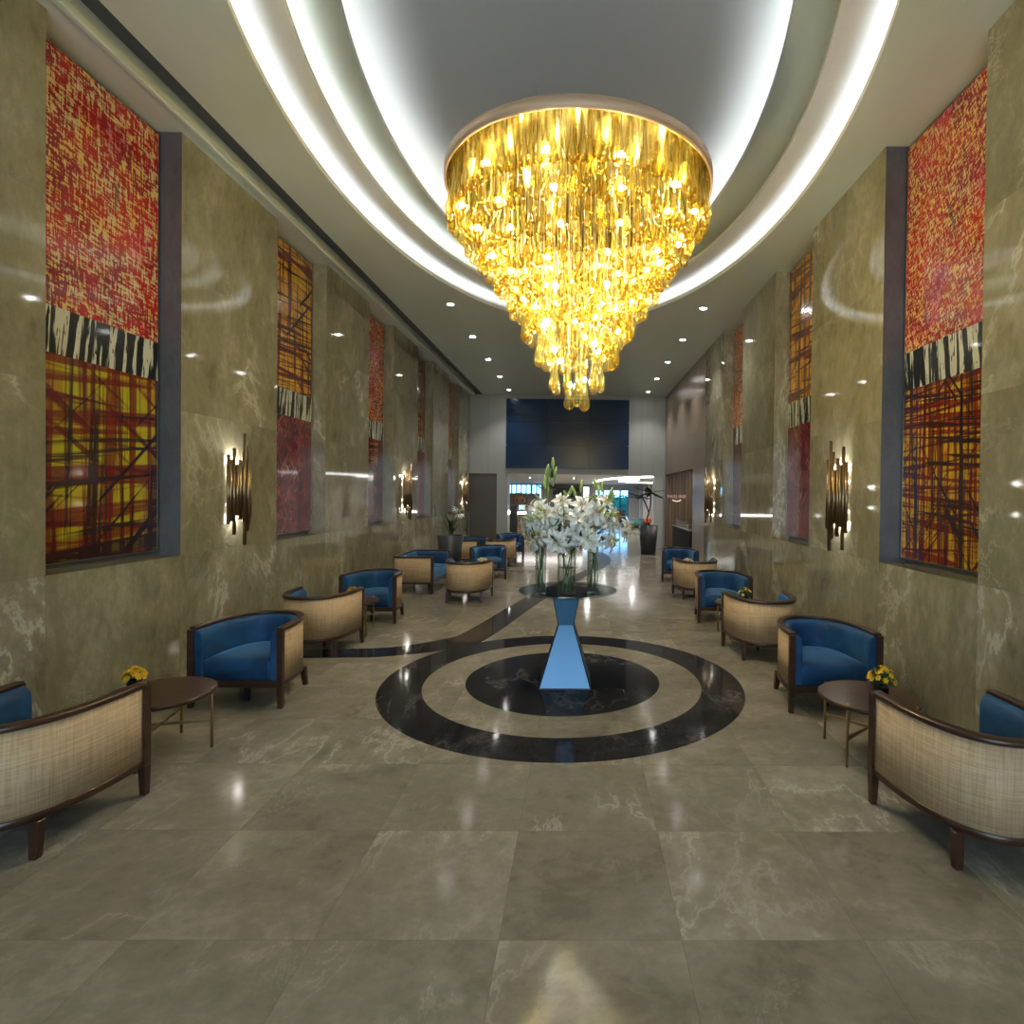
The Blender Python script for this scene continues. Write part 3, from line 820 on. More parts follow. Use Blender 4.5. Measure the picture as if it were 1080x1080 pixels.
def seat_unit(name, path, a, y0, rear, mid, cushions=1):
    root = empty(name)
    # wooden top rail
    b = MB(); b.sweep(path, [(-.010,.620),(-.012,.640),(-.006,.650),(.040,.652),(.048,.645),(.046,.622)]); b.build('top_rail', M_WALNUT, root, .004, 1)
    # cane back with a running UV so the weave follows the curve
    b = MB(); b.sweep(path, [(0,.205),(.012,.205),(.012,.622),(0,.622)]); me = b.mesh('cane_back', M_CANE)
    uv = me.uv_layers.new(name='UVMap'); L = [0]
    for i in range(1, len(path)): L.append(L[-1]+math.hypot(path[i][0]-path[i-1][0], path[i][1]-path[i-1][1]))
    for lp in me.loops:
        co = me.vertices[lp.vertex_index].co
        i = min(range(len(path)), key=lambda q: (path[q][0]-co.x)**2+(path[q][1]-co.y)**2)
        uv.data[lp.index].uv = (L[i], co.z)
    link('cane_back', me, root)
    b = MB(); b.sweep(path, [(-.004,.168),(-.004,.206),(.034,.206),(.034,.168)]); b.build('bottom_rail', M_WALNUT, root, .003, 1)
    b = MB(); b.box(-a+.02, a-.02, y0-.018, y0+.016, .168, .222); b.build('front_rail', M_WALNUT, root, .004, 1)
    # upholstered inside wall of the tub
    p2 = path[:]; T = .095
    p2[0] = (p2[0][0], p2[0][1]+.004); p2[-1] = (p2[-1][0], p2[-1][1]+.004)
    b = MB(); b.sweep(p2, [(.0125,.215),(.0125,.612),(.026,.623),(.05,.623),(.075,.612),(T-.006,.585),(T,.55),(T,.215)])
    b.build('upholstered_back', M_VELVET, root, .010, 2)
    # seat
    ins = inset(path, T-.006); ins[0] = (ins[0][0], y0+.004); ins[-1] = (ins[-1][0], y0+.004)
    def cushion(ring):
        b = MB(); bm = b.bm
        cxm = sum(p[0] for p in ring)/len(ring); cym = (min(p[1] for p in ring)+max(p[1] for p in ring))/2
        rows = []
        for s, z in ((1,.218),(1,.345),(.988,.366),(.955,.382),(.85,.396),(.6,.408),(.3,.413)):
            rows.append([bm.verts.new((cxm+(x-cxm)*s, cym+(y-cym)*s, z)) for x, y in ring])
        n = len(ring)
        for r0, r1 in zip(rows, rows[1:]):
            for i in range(n):
                f = bm.faces.new((r0[i], r0[(i+1) % n], r1[(i+1) % n], r1[i])); f.smooth = True
        bm.faces.new(rows[-1]).smooth = True; bm.faces.new(rows[0][::-1])
        b.build('seat_cushion', M_VELVET, root)
    def dense(poly, n): return resample(poly+[poly[0]], n+1)[:-1]
    if cushions == 1: cushion(dense(ins, 70))
    else:
        xa = ins[0][0]; yb = max(p[1] for p in ins)
        for s in (0, 1):
            x0, x1 = (-xa, -.003) if s == 0 else (.003, xa)
            cushion(dense([(x0,y0+.004),(x1,y0+.004),(x1,yb),(x0,yb)], 60))
    # legs
    for s in (-1, 1):
        b = MB(); b.frustum((s*(a-.006),y0,0), (s*(a-.008),y0,.17), .018, .018, .023, .023); b.box(s*(a-.008)-.023, s*(a-.008)+.023, y0-.023, y0+.023, .17, .632)
        b.build('leg', M_WALNUT, root, .003, 1)
    for s in (-1, 1):
        b = MB(); b.frustum((s*(rear[0]+.012),rear[1]+.02,0), (s*rear[0],rear[1],.172), .019, .019, .024, .024); b.build('leg', M_WALNUT, root, .003, 1)
    b = MB(); b.frustum((0,mid,0), (0,mid,.218), .017, .017, .02, .02); b.build('leg', M_BLACK, root)
    return root
CHG = 'blue velvet tub chairs with cane backs'
chair0 = seat_unit('tub_chair', d_path(.364,-.33,.69), .364, -.33, (.27,.22), -.17)
CH = [ # front-centre x, front y, facing camera?, label
 (-2.84,3.26,0,'nearest left tub chair, cane back towards the camera, cut by the frame'),
 (-2.755,4.57,1,'left tub chair facing the camera behind the nearest left coffee table'),
 (-2.875,6.58,0,'left tub chair, cane back to the camera, behind the first blue seat'),
 (-2.81,7.54,1,'left tub chair facing the camera, just before the near loveseat'),
 (-1.84,9.62,0,'left tub chair with cane back to the camera, beside the near loveseat'),
 (-1.87,11.55,1,'left tub chair facing the camera, right of the big lily planter'),
 (-1.96,14.1,0,'left tub chair with cane back to the camera, beside the far loveseat'),
 (-1.88,15.32,1,'farthest left tub chair facing the camera near the opening'),
 (2.072,3.22,0,'nearest right tub chair, cane back towards the camera, cut by the frame'),
 (2.085,4.54,1,'right tub chair facing the camera behind the nearest right coffee table'),
 (2.045,6.57,0,'right tub chair, cane back to the camera, behind the first blue seat'),
 (2.005,7.74,1,'right tub chair facing the camera, behind the small yellow plant'),
 (2.03,10.06,0,'right tub chair, far pair, cane back to the camera'),
 (2.03,11.37,1,'farthest right tub chair facing the camera below the far sconce')]
for i, (x, y, face, lab) in enumerate(CH):
    c = chair0 if i == 0 else copy_tree(chair0)
    tag(c, lab, 'armchair', CHG)
    place(c, (x, y+.33 if face else y-.33, 0), (0 if face else PI)+(.06 if x > 0 and y < 4 else 0), lab)
sofa0 = seat_unit('loveseat', r_path(.62,-.33,.35,.10), .62, -.33, (.52,.30), -.12, 2)
tag(sofa0, 'near blue loveseat along the left wall, cane side to the camera', 'sofa', 'blue velvet loveseats')
place(sofa0, (-2.87,10.38,0), PI/2, sofa0['label'])
s2 = copy_tree(sofa0); place(s2, (-2.72,13.9,0), PI/2, 'far blue loveseat beyond the big lily planter')

# coffee tables
def coffee_table():
    root = empty('coffee_table')
    b = MB(); b.lathe([(.285,.362),(.318,.376),(.322,.384),(.322,.396),(.316,.402)], 64); b.build('table_top', M_WALNUT_TOP, root)
    for k in range(4):
        a = PI/4+k*PI/2; c = (.305*math.cos(a), .305*math.sin(a))
        b = MB(); b.lathe([(.009,0),(.0095,.40),(.008,.412)], 12, (c[0],c[1],0)); b.build('leg', M_BRASS, root)
    for a in (PI/4, -PI/4):
        b = MB(); b.box(-.300, .300, -.006, .006, .175, .193, m=Matrix.Rotation(a, 4, 'Z')); b.build('stretcher', M_BRASS, root)
    return root
ct0 = coffee_table(); CTG = 'round walnut coffee tables on brass legs'
for i, (x, y, rz, lab) in enumerate(((-2.79,3.80,-.56,'nearest left round walnut coffee table with brass legs'),
        (-2.83,7.06,.15,'left walnut coffee table between the second pair of tub chairs'),
        (-1.86,10.55,.2,'left walnut coffee table beside the near loveseat'),
        (-1.92,14.68,.1,'farthest left walnut coffee table near the opening'),
        (1.985,3.82,-.1,'nearest right round walnut coffee table with brass legs'),
        (2.05,7.15,.1,'right walnut coffee table between the second pair of tub chairs'),
        (2.05,10.7,.1,'right walnut coffee table between the far pair of tub chairs'))):
    c = ct0 if i == 0 else copy_tree(ct0)
    tag(c, lab, 'coffee table', CTG); place(c, (x,y,0), rz, lab)

# small potted flowers on the tables
def leafmesh(name, L, W, mat, bend=.3, n=5):
    b = MB(); rows = []
    for k in range(n+1):
        u = k/n; w = W*math.sin(PI*min(1, u*.93+.05))**.8; z = bend*L*(u-u*u*1.5); x = L*u
        rows.append([b.bm.verts.new((x, -w, z+.25*w)), b.bm.verts.new((x, 0, z)), b.bm.verts.new((x, w, z+.25*w))])
    for r0, r1 in zip(rows, rows[1:]):
        for i in range(2):
            f = b.bm.faces.new((r0[i], r0[i+1], r1[i+1], r1[i])); f.smooth = True
    return b.mesh(name, mat)
b = MB()
for k in range(6):
    a = k*PI/3; m = Matrix.Rotation(a, 4, 'Z')
    b.quad(*[m @ Vector(p) for p in ((0,0,0),(.008,-.005,.004),(.015,0,.007),(.008,.005,.004))])
b.sphere((0,0,.002), .004, 6, 4)
blossom_y = b.mesh('blossom', M_YELLOW); blossom_c = blossom_y.copy(); blossom_c.materials[0] = M_CREAMFLOWER
def table_plant(loc, label, n, green, blossom, R=.055, H=.10):
    root = empty('potted_flowers', loc, rnd.uniform(0,6), label, 'potted plant', 'small pots of flowers on the coffee tables')
    b = MB(); b.lathe([(.034,0),(.042,.004),(.046,.075),(.049,.078),(.044,.078),(.040,.062)], 20); b.build('pot', M_BLACKPOT, root)
    b = MB()
    for i in range(green):
        a, el = rnd.uniform(0,2*PI), rnd.uniform(.15,1.4); d = Vector((math.cos(a)*math.cos(el), math.sin(a)*math.cos(el), math.sin(el)))
        p = Vector((0,0,.07))+Vector((d.x*R*1.3, d.y*R*1.3, d.z*H))*rnd.uniform(.3,1)
        m = Matrix.Translation(p) @ d.to_track_quat('X','Z').to_matrix().to_4x4() @ Matrix.Rotation(rnd.uniform(-1,1),4,'X'); s = rnd.uniform(.014,.026)
        b.quad(*[m @ Vector(q) for q in ((0,0,0),(s*.5,-s*.28,.002),(s,0,0),(s*.5,s*.28,.002))])
    f = b.build('foliage', M_LEAF, root); f['kind'] = 'stuff'
    for i in range(n):
        a, el = rnd.uniform(0,2*PI), math.asin(rnd.uniform(.3,1)); d = Vector((math.cos(a)*math.cos(el), math.sin(a)*math.cos(el), math.sin(el)))
        p = Vector((0,0,.075))+Vector((d.x*R*1.25, d.y*R*1.25, d.z*H*rnd.uniform(.85,1.15)))
        o = link('blossom', blossom, root, p); o.rotation_euler = d.to_track_quat('Z','Y').to_euler(); o.scale = (1.5,)*3
    return root
table_plant((-2.96,3.80,.402), 'small black pot of yellow flowers on the nearest left table', 60, 90, blossom_y, .052, .075)
table_plant((2.05,3.78,.402), 'leafy yellow flowers in a black pot on the nearest right table', 34, 420, blossom_y, .072, .125)
table_plant((-2.80,7.02,.402), 'yellow flowers on the second left table', 45, 80, blossom_y, .062, .085)
table_plant((2.10,7.12,.402), 'leafy yellow flowers on the second right table', 22, 200, blossom_y, .07, .115)
table_plant((-1.80,10.5,.402), 'pale cream flowers on the table beside the near loveseat', 45, 40, blossom_c, .085, .07)
table_plant((2.05,10.66,.402), 'pale cream flowers on the far right table', 45, 40, blossom_c, .085, .08)
table_plant((-1.9,14.66,.402), 'small pale flowers on the farthest left table', 25, 40, blossom_c, .06, .07)
# papers lying on the table beside the loveseat
b = MB(); b.box(-.10,.10,-.07,.07,0,.006); tag(b.build('leaflet', plain('white_paper', (.8,.8,.78), .6), None, 0, 2, (-2.02,10.52,.402)), 'white leaflet lying on the table beside the near loveseat', 'leaflet')

# ------------------------------------------------------------------ centre table
TX, TY, TZ = -.105, 5.265, .865
root = empty('pedestal_table', (TX,TY,0), 0, 'round glass table on a blue hourglass pedestal inside the dark floor rings', 'table')
BX = -.12-TX
b = MB(); b.lathe([(.452,TZ-.014),(.456,TZ-.011),(.456,TZ-.003),(.452,TZ)], 80); b.build('glass_top', M_TABLEGLASS, root)
b = MB(); b.cyl((0,.0), .30, TZ-.026, TZ-.015, 64); b.build('support_plate', M_BLACK, root)
def pyr(b, z0, h0, z1, h1): b.frustum((BX,0,z0), (BX,0,z1), h0, h0, h1, h1)
b = MB(); pyr(b, .012, .228, .545, .068); b.build('lower_pyramid', M_BLUELAQ, root, .002, 1)
b = MB(); pyr(b, .545, .068, TZ-.027, .122); b.build('upper_pyramid', M_BLUELAQ, root, .002, 1)
b = MB(); b.box(BX-.235, BX+.235, -.235, .235, 0, .012); b.build('base_plate', M_DARKFRAME, root)
b = MB()
for sx in (-1,1):
    for sy in (-1,1):
        b.tube([(BX+sx*.230,sy*.230,.012),(BX+sx*.069,sy*.069,.545),(BX+sx*.123,sy*.123,TZ-.027)], .0055, 6)
b.build('edge_trim', M_DARKFRAME, root)

# vases
VASES = [((-.354,5.143), .050, .43, 'left slim glass vase of lilies on the glass table'),
         ((-.112,4.925), .080, .40, 'middle wide glass vase of lilies at the table front'),
         ((.122,5.22), .052, .44, 'right slim glass vase of lilies on the glass table')]
for (x, y), r, h, lab in VASES:
    root = empty('glass_vase', (x,y,TZ), 0, lab, 'vase', 'three glass vases of lilies')
    b = MB(); b.lathe([(r-.002,0),(r,.004),(r,h),(r-.004,h),(r-.004,.022),(.001,.020)], 40, capb=True, capt=True); b.build('glass', M_VASE, root)
    b = MB(); b.lathe([(r-.005,.023),(r-.005,h*.62)], 40); b.build('water', M_WATER, root)
# lilies
def petal_ring(b, n, L, W, a0, open_=.9):
    for k in range(n):
        m = Matrix.Rotation(a0+k*2*PI/n, 4, 'Z'); rows = []
        for i in range(7):
            u = i/6; ang = .35+open_*u*1.25
            x = L*(.12+.75*u*math.sin(ang*.9)+.12*u); z = L*(.62*u*math.cos(ang*.75)-.25*u*u)
            w = W*math.sin(PI*(u*.92+.06))**.75
            rows.append([b.bm.verts.new(m @ Vector((x, s*w, z+abs(s)*w*.35))) for s in (-1,-.5,0,.5,1)])
        for r0, r1 in zip(rows, rows[1:]):
            for i in range(4):
                f = b.bm.faces.new((r0[i], r0[i+1], r1[i+1], r1[i])); f.smooth = True
b = MB(); petal_ring(b, 3, .105, .027, 0); petal_ring(b, 3, .108, .021, PI/3); lily_me = b.mesh('bloom', M_PETAL)
b = MB()
for k in range(6):
    a = k*PI/3+.3; e = Vector((.028*math.cos(a), .028*math.sin(a), .062)); b.tube([(0,0,.01), e], .0012, 4); b.sphere(e, .0045, 6, 4, 0, .6)
stamen_me = b.mesh('stamens', M_STAMEN)
b = MB(); b.lathe([(.004,0),(.011,.02),(.014,.045),(.011,.075),(.003,.10)], 8); bud_me = b.mesh('bud', M_BUD)
leaf_me = leafmesh('leaf', .13, .013, M_LEAF, -.25); leaf_dk = leafmesh('leaf', .14, .014, M_DARKLEAF, -.45)
CL = Vector((-.07,5.12,1.46))
def lily(vi, top, nb, nbud, nleaf, high=False):
    (vx, vy), r, h, _ = VASES[vi]
    names = ['left slim', 'middle wide', 'right slim']
    a = rnd.uniform(0,2*PI); d = r*.55
    base = Vector((vx+d*math.cos(a), vy+d*math.sin(a), TZ+.03))
    rim = Vector((vx-d*1.15*math.cos(a)*.8, vy-d*1.15*math.sin(a)*.8, TZ+h))
    hd = Vector((top[0]-vx, top[1]-vy, 0))
    if hd.length > .02: rim = Vector((vx, vy, TZ+h))+hd.normalized()*r*.72
    top = Vector(top)
    pts = catmull([tuple(base), tuple(base.lerp(rim,.5)), tuple(rim), tuple(rim.lerp(top,.55)+Vector((0,0,.03))), tuple(top)], 5)
    origin = base
    b = MB(); b.tube([Vector(p)-origin for p in pts], .0034, 6)
    lab = f'white lily stem standing in the {names[vi]} glass vase' if not high else f'tall budded lily stem rising from the {names[vi]} glass vase'
    root = b.build('lily', M_STEM, None, 0, 2, origin); tag(root, lab, 'flower', f'lilies in the {names[vi]} vase' if not high else f'tall budded lilies in the {names[vi]} vase')
    out = (top-CL); out.normalize()
    for k in range(nb):
        dv = (out+Vector((rnd.uniform(-.7,.7), rnd.uniform(-.9,.3), rnd.uniform(-.35,.5)))).normalized()
        p = top+Vector((rnd.uniform(-.055,.055), rnd.uniform(-.05,.05), rnd.uniform(-.05,.05)))*(1 if k else .2)
        o = link('bloom', lily_me, root, p-origin+dv*.01); o.rotation_euler = (dv.to_track_quat('Z','Y').to_matrix() @ Matrix.Rotation(rnd.uniform(0,6),3,'Z')).to_euler(); o.scale = (rnd.uniform(.85,1.1),)*3
        link('stamens', stamen_me, o)
    for k in range(nbud):
        dv = (Vector((rnd.uniform(-.35,.35), rnd.uniform(-.35,.35), 1))).normalized() if high else (out+Vector((rnd.uniform(-.6,.6), rnd.uniform(-.6,.6), rnd.uniform(0,.8)))).normalized()
        off = Vector((rnd.uniform(-.03,.03), rnd.uniform(-.03,.03), rnd.uniform(-.16,.0))) if high else Vector((rnd.uniform(-.05,.05),)*3)
        o = link('bud', bud_me, root, top+off-origin); o.rotation_euler = dv.to_track_quat('Z','Y').to_euler(); o.scale = (1.15,)*3
    for k in range(nleaf):
        u = rnd.uniform(.52,.95); i = int(u*(len(pts)-1)); p = Vector(pts[i])
        az = rnd.uniform(0,2*PI); dv = Vector((math.cos(az), math.sin(az), rnd.uniform(-.5,.5)))
        o = link('leaf', leaf_dk if p.z < 1.38 or rnd.random() < .4 else leaf_me, root, p-origin); o.rotation_euler = dv.to_track_quat('X','Z').to_euler(); o.scale = (rnd.uniform(.7,1.15),)*3
    return root
def heads(cx, cy, cz, rx, ry, rz, n):
    out = []
    for i in range(n):
        a = i*2.39996; q = math.sqrt((i+.5)/n)
        out.append((cx+rx*q*math.cos(a)+rnd.uniform(-.02,.02), cy+ry*rnd.uniform(-1,1)-.03, cz+rz*q*math.sin(a)+rnd.uniform(-.02,.02)))
    return out
for p in heads(-.34,5.10,1.47,.15,.10,.17,8): lily(0, p, 3, 1, 6)
for p in heads(-.08,4.95,1.50,.24,.13,.23,10): lily(1, p, 4, 1, 8)
for p in heads(.22,5.14,1.48,.19,.10,.18,8): lily(2, p, 3, 1, 6)
for p in ((-.30,5.12,1.93),(-.25,5.05,1.97),(-.33,5.2,1.86)): lily(0, p, 0, 4, 5, True)
for p in ((.20,5.2,1.86),(.28,5.18,1.79),(.14,5.25,1.80)): lily(2, p, 0, 2, 4, True)
for p in ((-.12,4.98,1.82),(-.02,5.0,1.78)): lily(1, p, 0, 2, 3, True)

# ------------------------------------------------------------------ video wall
root = empty('video_wall', (-.44,YB-.10,3.735), 0, 'large dark blue video wall of nine screens above the far opening', 'screen')
t = NT('screen_glass'); t.bsdf((.010,.030,.075), .2, 0, .25); M_SCREEN = t.m
W, Hh = 4.05, 2.29
b = MB(); b.box(-W/2+.05, W/2-.05, .03, .10, -Hh/2+.05, Hh/2-.05); b.build('mounting_frame', M_BLACK, root)
for i in range(3):
    for k in range(3):
        b = MB(); b.box(-W/2+W/3*i+.009, -W/2+W/3*(i+1)-.009, 0, .035, -Hh/2+Hh/3*k+.009, -Hh/2+Hh/3*(k+1)-.009); b.build('display_panel', M_SCREEN, root, .003, 1)

# ------------------------------------------------------------------ floor planters
def planter_pot(root, rt, rb, h):
    b = MB(); b.lathe([(rb,0),(rt,h),(rt-.03,h),(rt-.05,h-.06)], 40, capb=True, capt=False); b.build('pot', M_POT, root)
    b = MB(); b.lathe([(.01,h-.062),(rt-.045,h-.06)], 40, capb=True, capt=False); b.build('soil', M_SOIL, root)
blade = leafmesh('leaf', .55, .018, M_DARKLEAF, .5, 8); broad = leafmesh('leaf', .62, .10, M_DARKLEAF, -.15, 8)
root = empty('planter', (-2.80,12.25,0), 0, 'big charcoal planter of green blades and pale lilies by the left wall', 'planter')
planter_pot(root, .275, .20, .84)
for i in range(34):
    a, e = rnd.uniform(0,2*PI), rnd.uniform(.5,1.45)
    o = link('leaf', blade, root, (0.04*math.cos(a), .04*math.sin(a), .84+rnd.uniform(0,.12))); o.rotation_euler = Vector((math.cos(a)*math.cos(e), math.sin(a)*math.cos(e), math.sin(e))).to_track_quat('X','Z').to_euler(); o.scale = (rnd.uniform(.5,.9),)*3
b = MB(); b.tube([(0,0,.8),(.1,0,1.1),(.19,-.02,1.38)], .008, 6); b.tube([(0,0,.8),(-.1,0,1.12),(-.2,0,1.3)], .008, 6); b.build('stem', M_STEM, root)
for i in range(7):
    p = Vector((.19+rnd.uniform(-.12,.12), rnd.uniform(-.1,.05), 1.36+rnd.uniform(-.13,.08)))
    o = link('bloom', lily_me, root, p); o.rotation_euler = (rnd.uniform(-1,1), rnd.uniform(-1,1), rnd.uniform(0,6)); o.scale = (.8,)*3
for i in range(8):
    p = Vector((rnd.choice((.17,-.19))+rnd.uniform(-.05,.05), 0, 1.3+rnd.uniform(-.1,.1)))
    o = link('leaf', leaf_dk, root, p); o.rotation_euler = (rnd.uniform(-1,1), rnd.uniform(-1,1), rnd.uniform(0,6))
root = empty('planter', (2.03,16.75,0), 0, 'tall charcoal planter with a small drooping tree by the right opening', 'planter')
planter_pot(root, .285, .215, .86)
b = MB(); b.tube(catmull([(0,0,.8),(-.04,0,1.05),(.0,0,1.25),(-.12,0,1.55),(-.2,0,1.72)], 5), .022, 8); b.tube(catmull([(0,0,1.2),(.06,0,1.5),(.05,0,1.85)], 5), .016, 8); b.build('trunk', plain('tree_bark', (.12,.07,.05), .8), root)
for i in range(15):
    s = i % 2; p = (-.2,0,1.70) if s else (.05,0,1.85)
    a = rnd.uniform(0,2*PI); e = rnd.uniform(-.6,.45)
    o = link('leaf', broad, root, p); o.rotation_euler = Vector((math.cos(a)*math.cos(e), math.sin(a)*math.cos(e), math.sin(e))).to_track_quat('X','Z').to_euler(); o.scale = (rnd.uniform(.6,1.05),)*3

# ------------------------------------------------------------------ cafe alcove
root = empty('display_counter', (3.35,16.3,0), .0, 'dark cafe counter with a glass display in the right alcove', 'counter')
b = MB(); b.box(-.42,.9,-1.3,1.5,0,.80); b.build('cabinet', plain('matt_black_front', (.012,.012,.014), .75, 0, .2), root, .01)
b = MB(); b.box(-.44,.9,-1.32,1.52,.80,.825); b.build('worktop', M_STEEL, root)
b = MB(); b.box(-.38,.3,-.9,1.2,.826,1.02); b.build('glass_case', M_TABLEGLASS, root)
b = MB(); b.box(-.15,.15,-.02,.0,0,.34,m=Matrix.Translation((3.45,16.2,1.021)) @ Matrix.Rotation(.3,4,'X'))
b.box(-.08,.08,-.06,.06,0,.015,m=Matrix.Translation((3.45,16.2,1.021)))
tag(b.build('till_monitor', M_BLACK), 'black till monitor standing on the cafe display counter', 'monitor')
cu = bpy.data.curves.new('sign_text', 'FONT'); cu.body = 'FASLINE'; cu.size = .15; cu.extrude = .008; cu.align_x = 'CENTER'; cu.space_character = 1.15
to = bpy.data.objects.new('lettering', cu); COL.objects.link(to)
dg = bpy.context.evaluated_depsgraph_get(); tm = bpy.data.meshes.new_from_object(to.evaluated_get(dg)); bpy.data.objects.remove(to)
tm.materials.clear(); tm.materials.append(E_SIGN)
root = empty('wall_sign', (3.17,YB-.15,1.67), 0, 'small pink lit wall sign with a smile stroke in the cafe alcove', 'sign')
link('lettering', tm, root, (0,0,0), (PI/2,0,0))
b = MB(); b.tube(catmull([(-.14,0,-.065),(-.05,0,-.10),(.06,0,-.10),(.14,0,-.06)], 6), .016, 8); b.build('smile_stroke', emit('sign_stroke', (1,.75,.7), .5), root)

# ------------------------------------------------------------------ lobby things
def led_band(pts, label, w=.06, z=LOBZ-.06):
    P = catmull(pts, 10); b = MB(); b.sweep(P, [(-w/2,z),(w/2,z),(w/2,LOBZ-.001),(-w/2,LOBZ-.001)])
    b.bm.normal_update()
    for f in b.bm.faces:
        if all(v.co.z > LOBZ-.01 for v in f.verts): f.material_index = 1
    tag(b.build('light_band', [E_LEDBAND, M_STEEL]), label, 'ceiling light', 'curved light bands of the lobby ceiling')
led_band([(.75,33),(.9,28),(1.35,24),(2.3,21.6),(3.6,20.4)], 'longer curved white light band on the lobby ceiling')
led_band([(4.0,31.5),(2.6,30),(1.95,28.2),(2.0,26.6),(2.6,25.2)], 'shorter curved white light band on the lobby ceiling')
root = empty('reception_desk', (-1.3,23.2,0), 0, 'long reception desk with a glowing top edge behind the lilies', 'desk')
b = MB(); b.box(-1.35,1.4,.03,.7,0,.93); b.build('desk_body', M_SLATWOOD, root)
b = MB(); b.box(-1.38,1.43,0,.72,1.0,1.03); b.build('desk_top', M_LIGHTSTONE, root)
b = MB(); b.box(-1.36,1.41,.01,.7,.93,1.0); b.build('light_strip', E_LEDLOB, root)
root = empty('monitor', (-2.42,23.45,1.03), 0, 'pale monitor standing on the reception desk', 'monitor')
b = MB(); b.box(-.02,.02,-.02,.02,0,.08); b.build('stand', M_BLACK, root)
b = MB(); b.box(-.13,.13,-.015,.015,.06,.26); b.build('screen', E_SCREEN, root)
root = empty('info_totem', (-2.38,20.3,0), 0, 'slim black info totem standing left of the reception desk', 'totem')
b = MB(); b.box(-.16,.16,-.16,.16,0,.03); b.build('base', M_BLACK, root)
b = MB(); b.box(-.13,.13,-.05,.05,.03,1.22); b.build('body', M_BLACK, root, .01)
b = MB(); b.box(-.15,.13,-.10,-.05,1.02,1.3,m=None); b.build('head', M_BLACK, root, .01)
root = empty('globe_lamp', (-2.40,18.85,1.13), 0, 'small white globe lamp on the column beside the opening', 'wall lamp')
b = MB(); b.sphere((.0,0,0), .075, 20, 12); b.build('globe', E_GLOBE, root)
b = MB(); b.box(-.03,-.0,-.03,.03,-.16,-.06); b.build('bracket', M_STEEL, root)
b = MB(); b.box(-3.4,-1.85,25.6,25.75,0,1.78); struct(b.build('wall_partition', M_TAUPE))
root = empty('ring_sculpture', (-2.72,25.48,1.56), 0, 'round copper wall sculpture on the taupe partition', 'sculpture')
for k in range(7):
    a = rnd.uniform(0,6); r = rnd.uniform(.10,.17); d = .12*(k > 0)
    b = MB(); b.tube([(d*math.cos(a)+r*math.cos(q*PI/12), rnd.uniform(-.0,.0)+.02*k-.06, d*math.sin(a)+r*math.sin(q*PI/12)) for q in range(24)], .014, 6, closed=True); b.build('ring', M_COPPER, root)
b = MB(); b.lathe([(.29,-.02),(.31,0),(.29,.02)], 6, m=Matrix.Translation((.1,.02,0)) @ Matrix.Rotation(PI/2,4,'X'), capb=False, capt=False); b.build('outer_frame', M_DARKFRAME, root)
def ottoman(loc, r, h, mat, label, cat='stool', leg=.1):
    root = empty('ottoman', loc, 0, label, cat)
    b = MB(); b.lathe([(r*.9,leg),(r,leg+.06),(r*1.03,h*.7),(r*.95,h-.03),(r*.6,h)], 32); b.build('seat', mat, root)
    b = MB(); b.lathe([(r*.7,0),(r*.72,leg)], 24); b.build('plinth', M_BLACK, root)
ottoman((2.42,28.4,0), .34, .46, M_TEAL, 'nearer teal upholstered ottoman in the lobby')
ottoman((3.05,30.3,0), .40, .50, M_TEAL, 'farther teal upholstered ottoman in the lobby beside the right wall')
ottoman((3.75,31.6,0), .25, .44, M_RED, 'small red stool in the lobby behind the right planter', 'stool', .2)
root = empty('sofa', (2.15,36.0,0), 0, 'dark lobby sofa in front of the glass doors', 'sofa')
b = MB(); b.box(-.75,.75,-.35,.4,.1,.42); b.build('seat', M_POT, root, .05); b = MB(); b.box(-.75,.75,.25,.42,.42,.8); b.build('backrest', M_POT, root, .05)
b = MB(); b.box(-.7,.7,-.3,.35,0,.1); b.build('plinth', M_BLACK, root)
root = empty('shelf_unit', (-1.0,39.0,0), 0, 'dark shelf unit at the far lobby wall behind the lilies', 'shelf')
b = MB(); b.box(-1.2,1.1,0,.5,0,2.35); b.build('carcass', M_TAUPE, root)
b = MB(); b.box(-.9,.9,-.02,0,1.55,2.2); b.build('dark_panel', M_BLACK, root)
for i, x in enumerate((-4.2,-2.2,-.3)):
    o = empty('downlight', (x, 24.5, LOBZ), 0, ['left','middle','right'][i]+' small downlight in the lobby ceiling over the reception', 'ceiling light', DLG)
    link('trim_ring', trim_me, o); link('lens', lens_me, o); spot(x, 24.5, LOBZ, 40)

# ------------------------------------------------------------------ light
w = bpy.data.worlds.new('sky'); scene.world = w; w.use_nodes = True; nt = w.node_tree; nt.nodes.clear()
bg = nt.nodes.new('ShaderNodeBackground'); wo = nt.nodes.new('ShaderNodeOutputWorld')
tc = nt.nodes.new('ShaderNodeTexCoord'); sp = nt.nodes.new('ShaderNodeSeparateXYZ'); mr = nt.nodes.new('ShaderNodeMapRange'); mxn = nt.nodes.new('ShaderNodeMix'); mxn.data_type = 'RGBA'
nt.links.new(tc.outputs['Generated'], sp.inputs[0]); nt.links.new(sp.outputs[2], mr.inputs[0]); mr.inputs[1].default_value = -.05; mr.inputs[2].default_value = .6
nt.links.new(mr.outputs[0], mxn.inputs[0]); mxn.inputs[6].default_value = (.66,.83,1.0,1); mxn.inputs[7].default_value = (.5,.7,1.0,1)
nt.links.new(mxn.outputs[2], bg.inputs[0]); bg.inputs[1].default_value = 3.0; nt.links.new(bg.outputs[0], wo.inputs[0])
def area(name, loc, rot, sx, sy, e, col=(1,1,1), portal=False):
    ld = bpy.data.lights.new(name, 'AREA'); ld.shape = 'RECTANGLE'; ld.size = sx; ld.size_y = sy; ld.energy = e; ld.color = col
    if portal: ld.cycles.is_portal = True
    return link(name, ld, None, loc, rot)
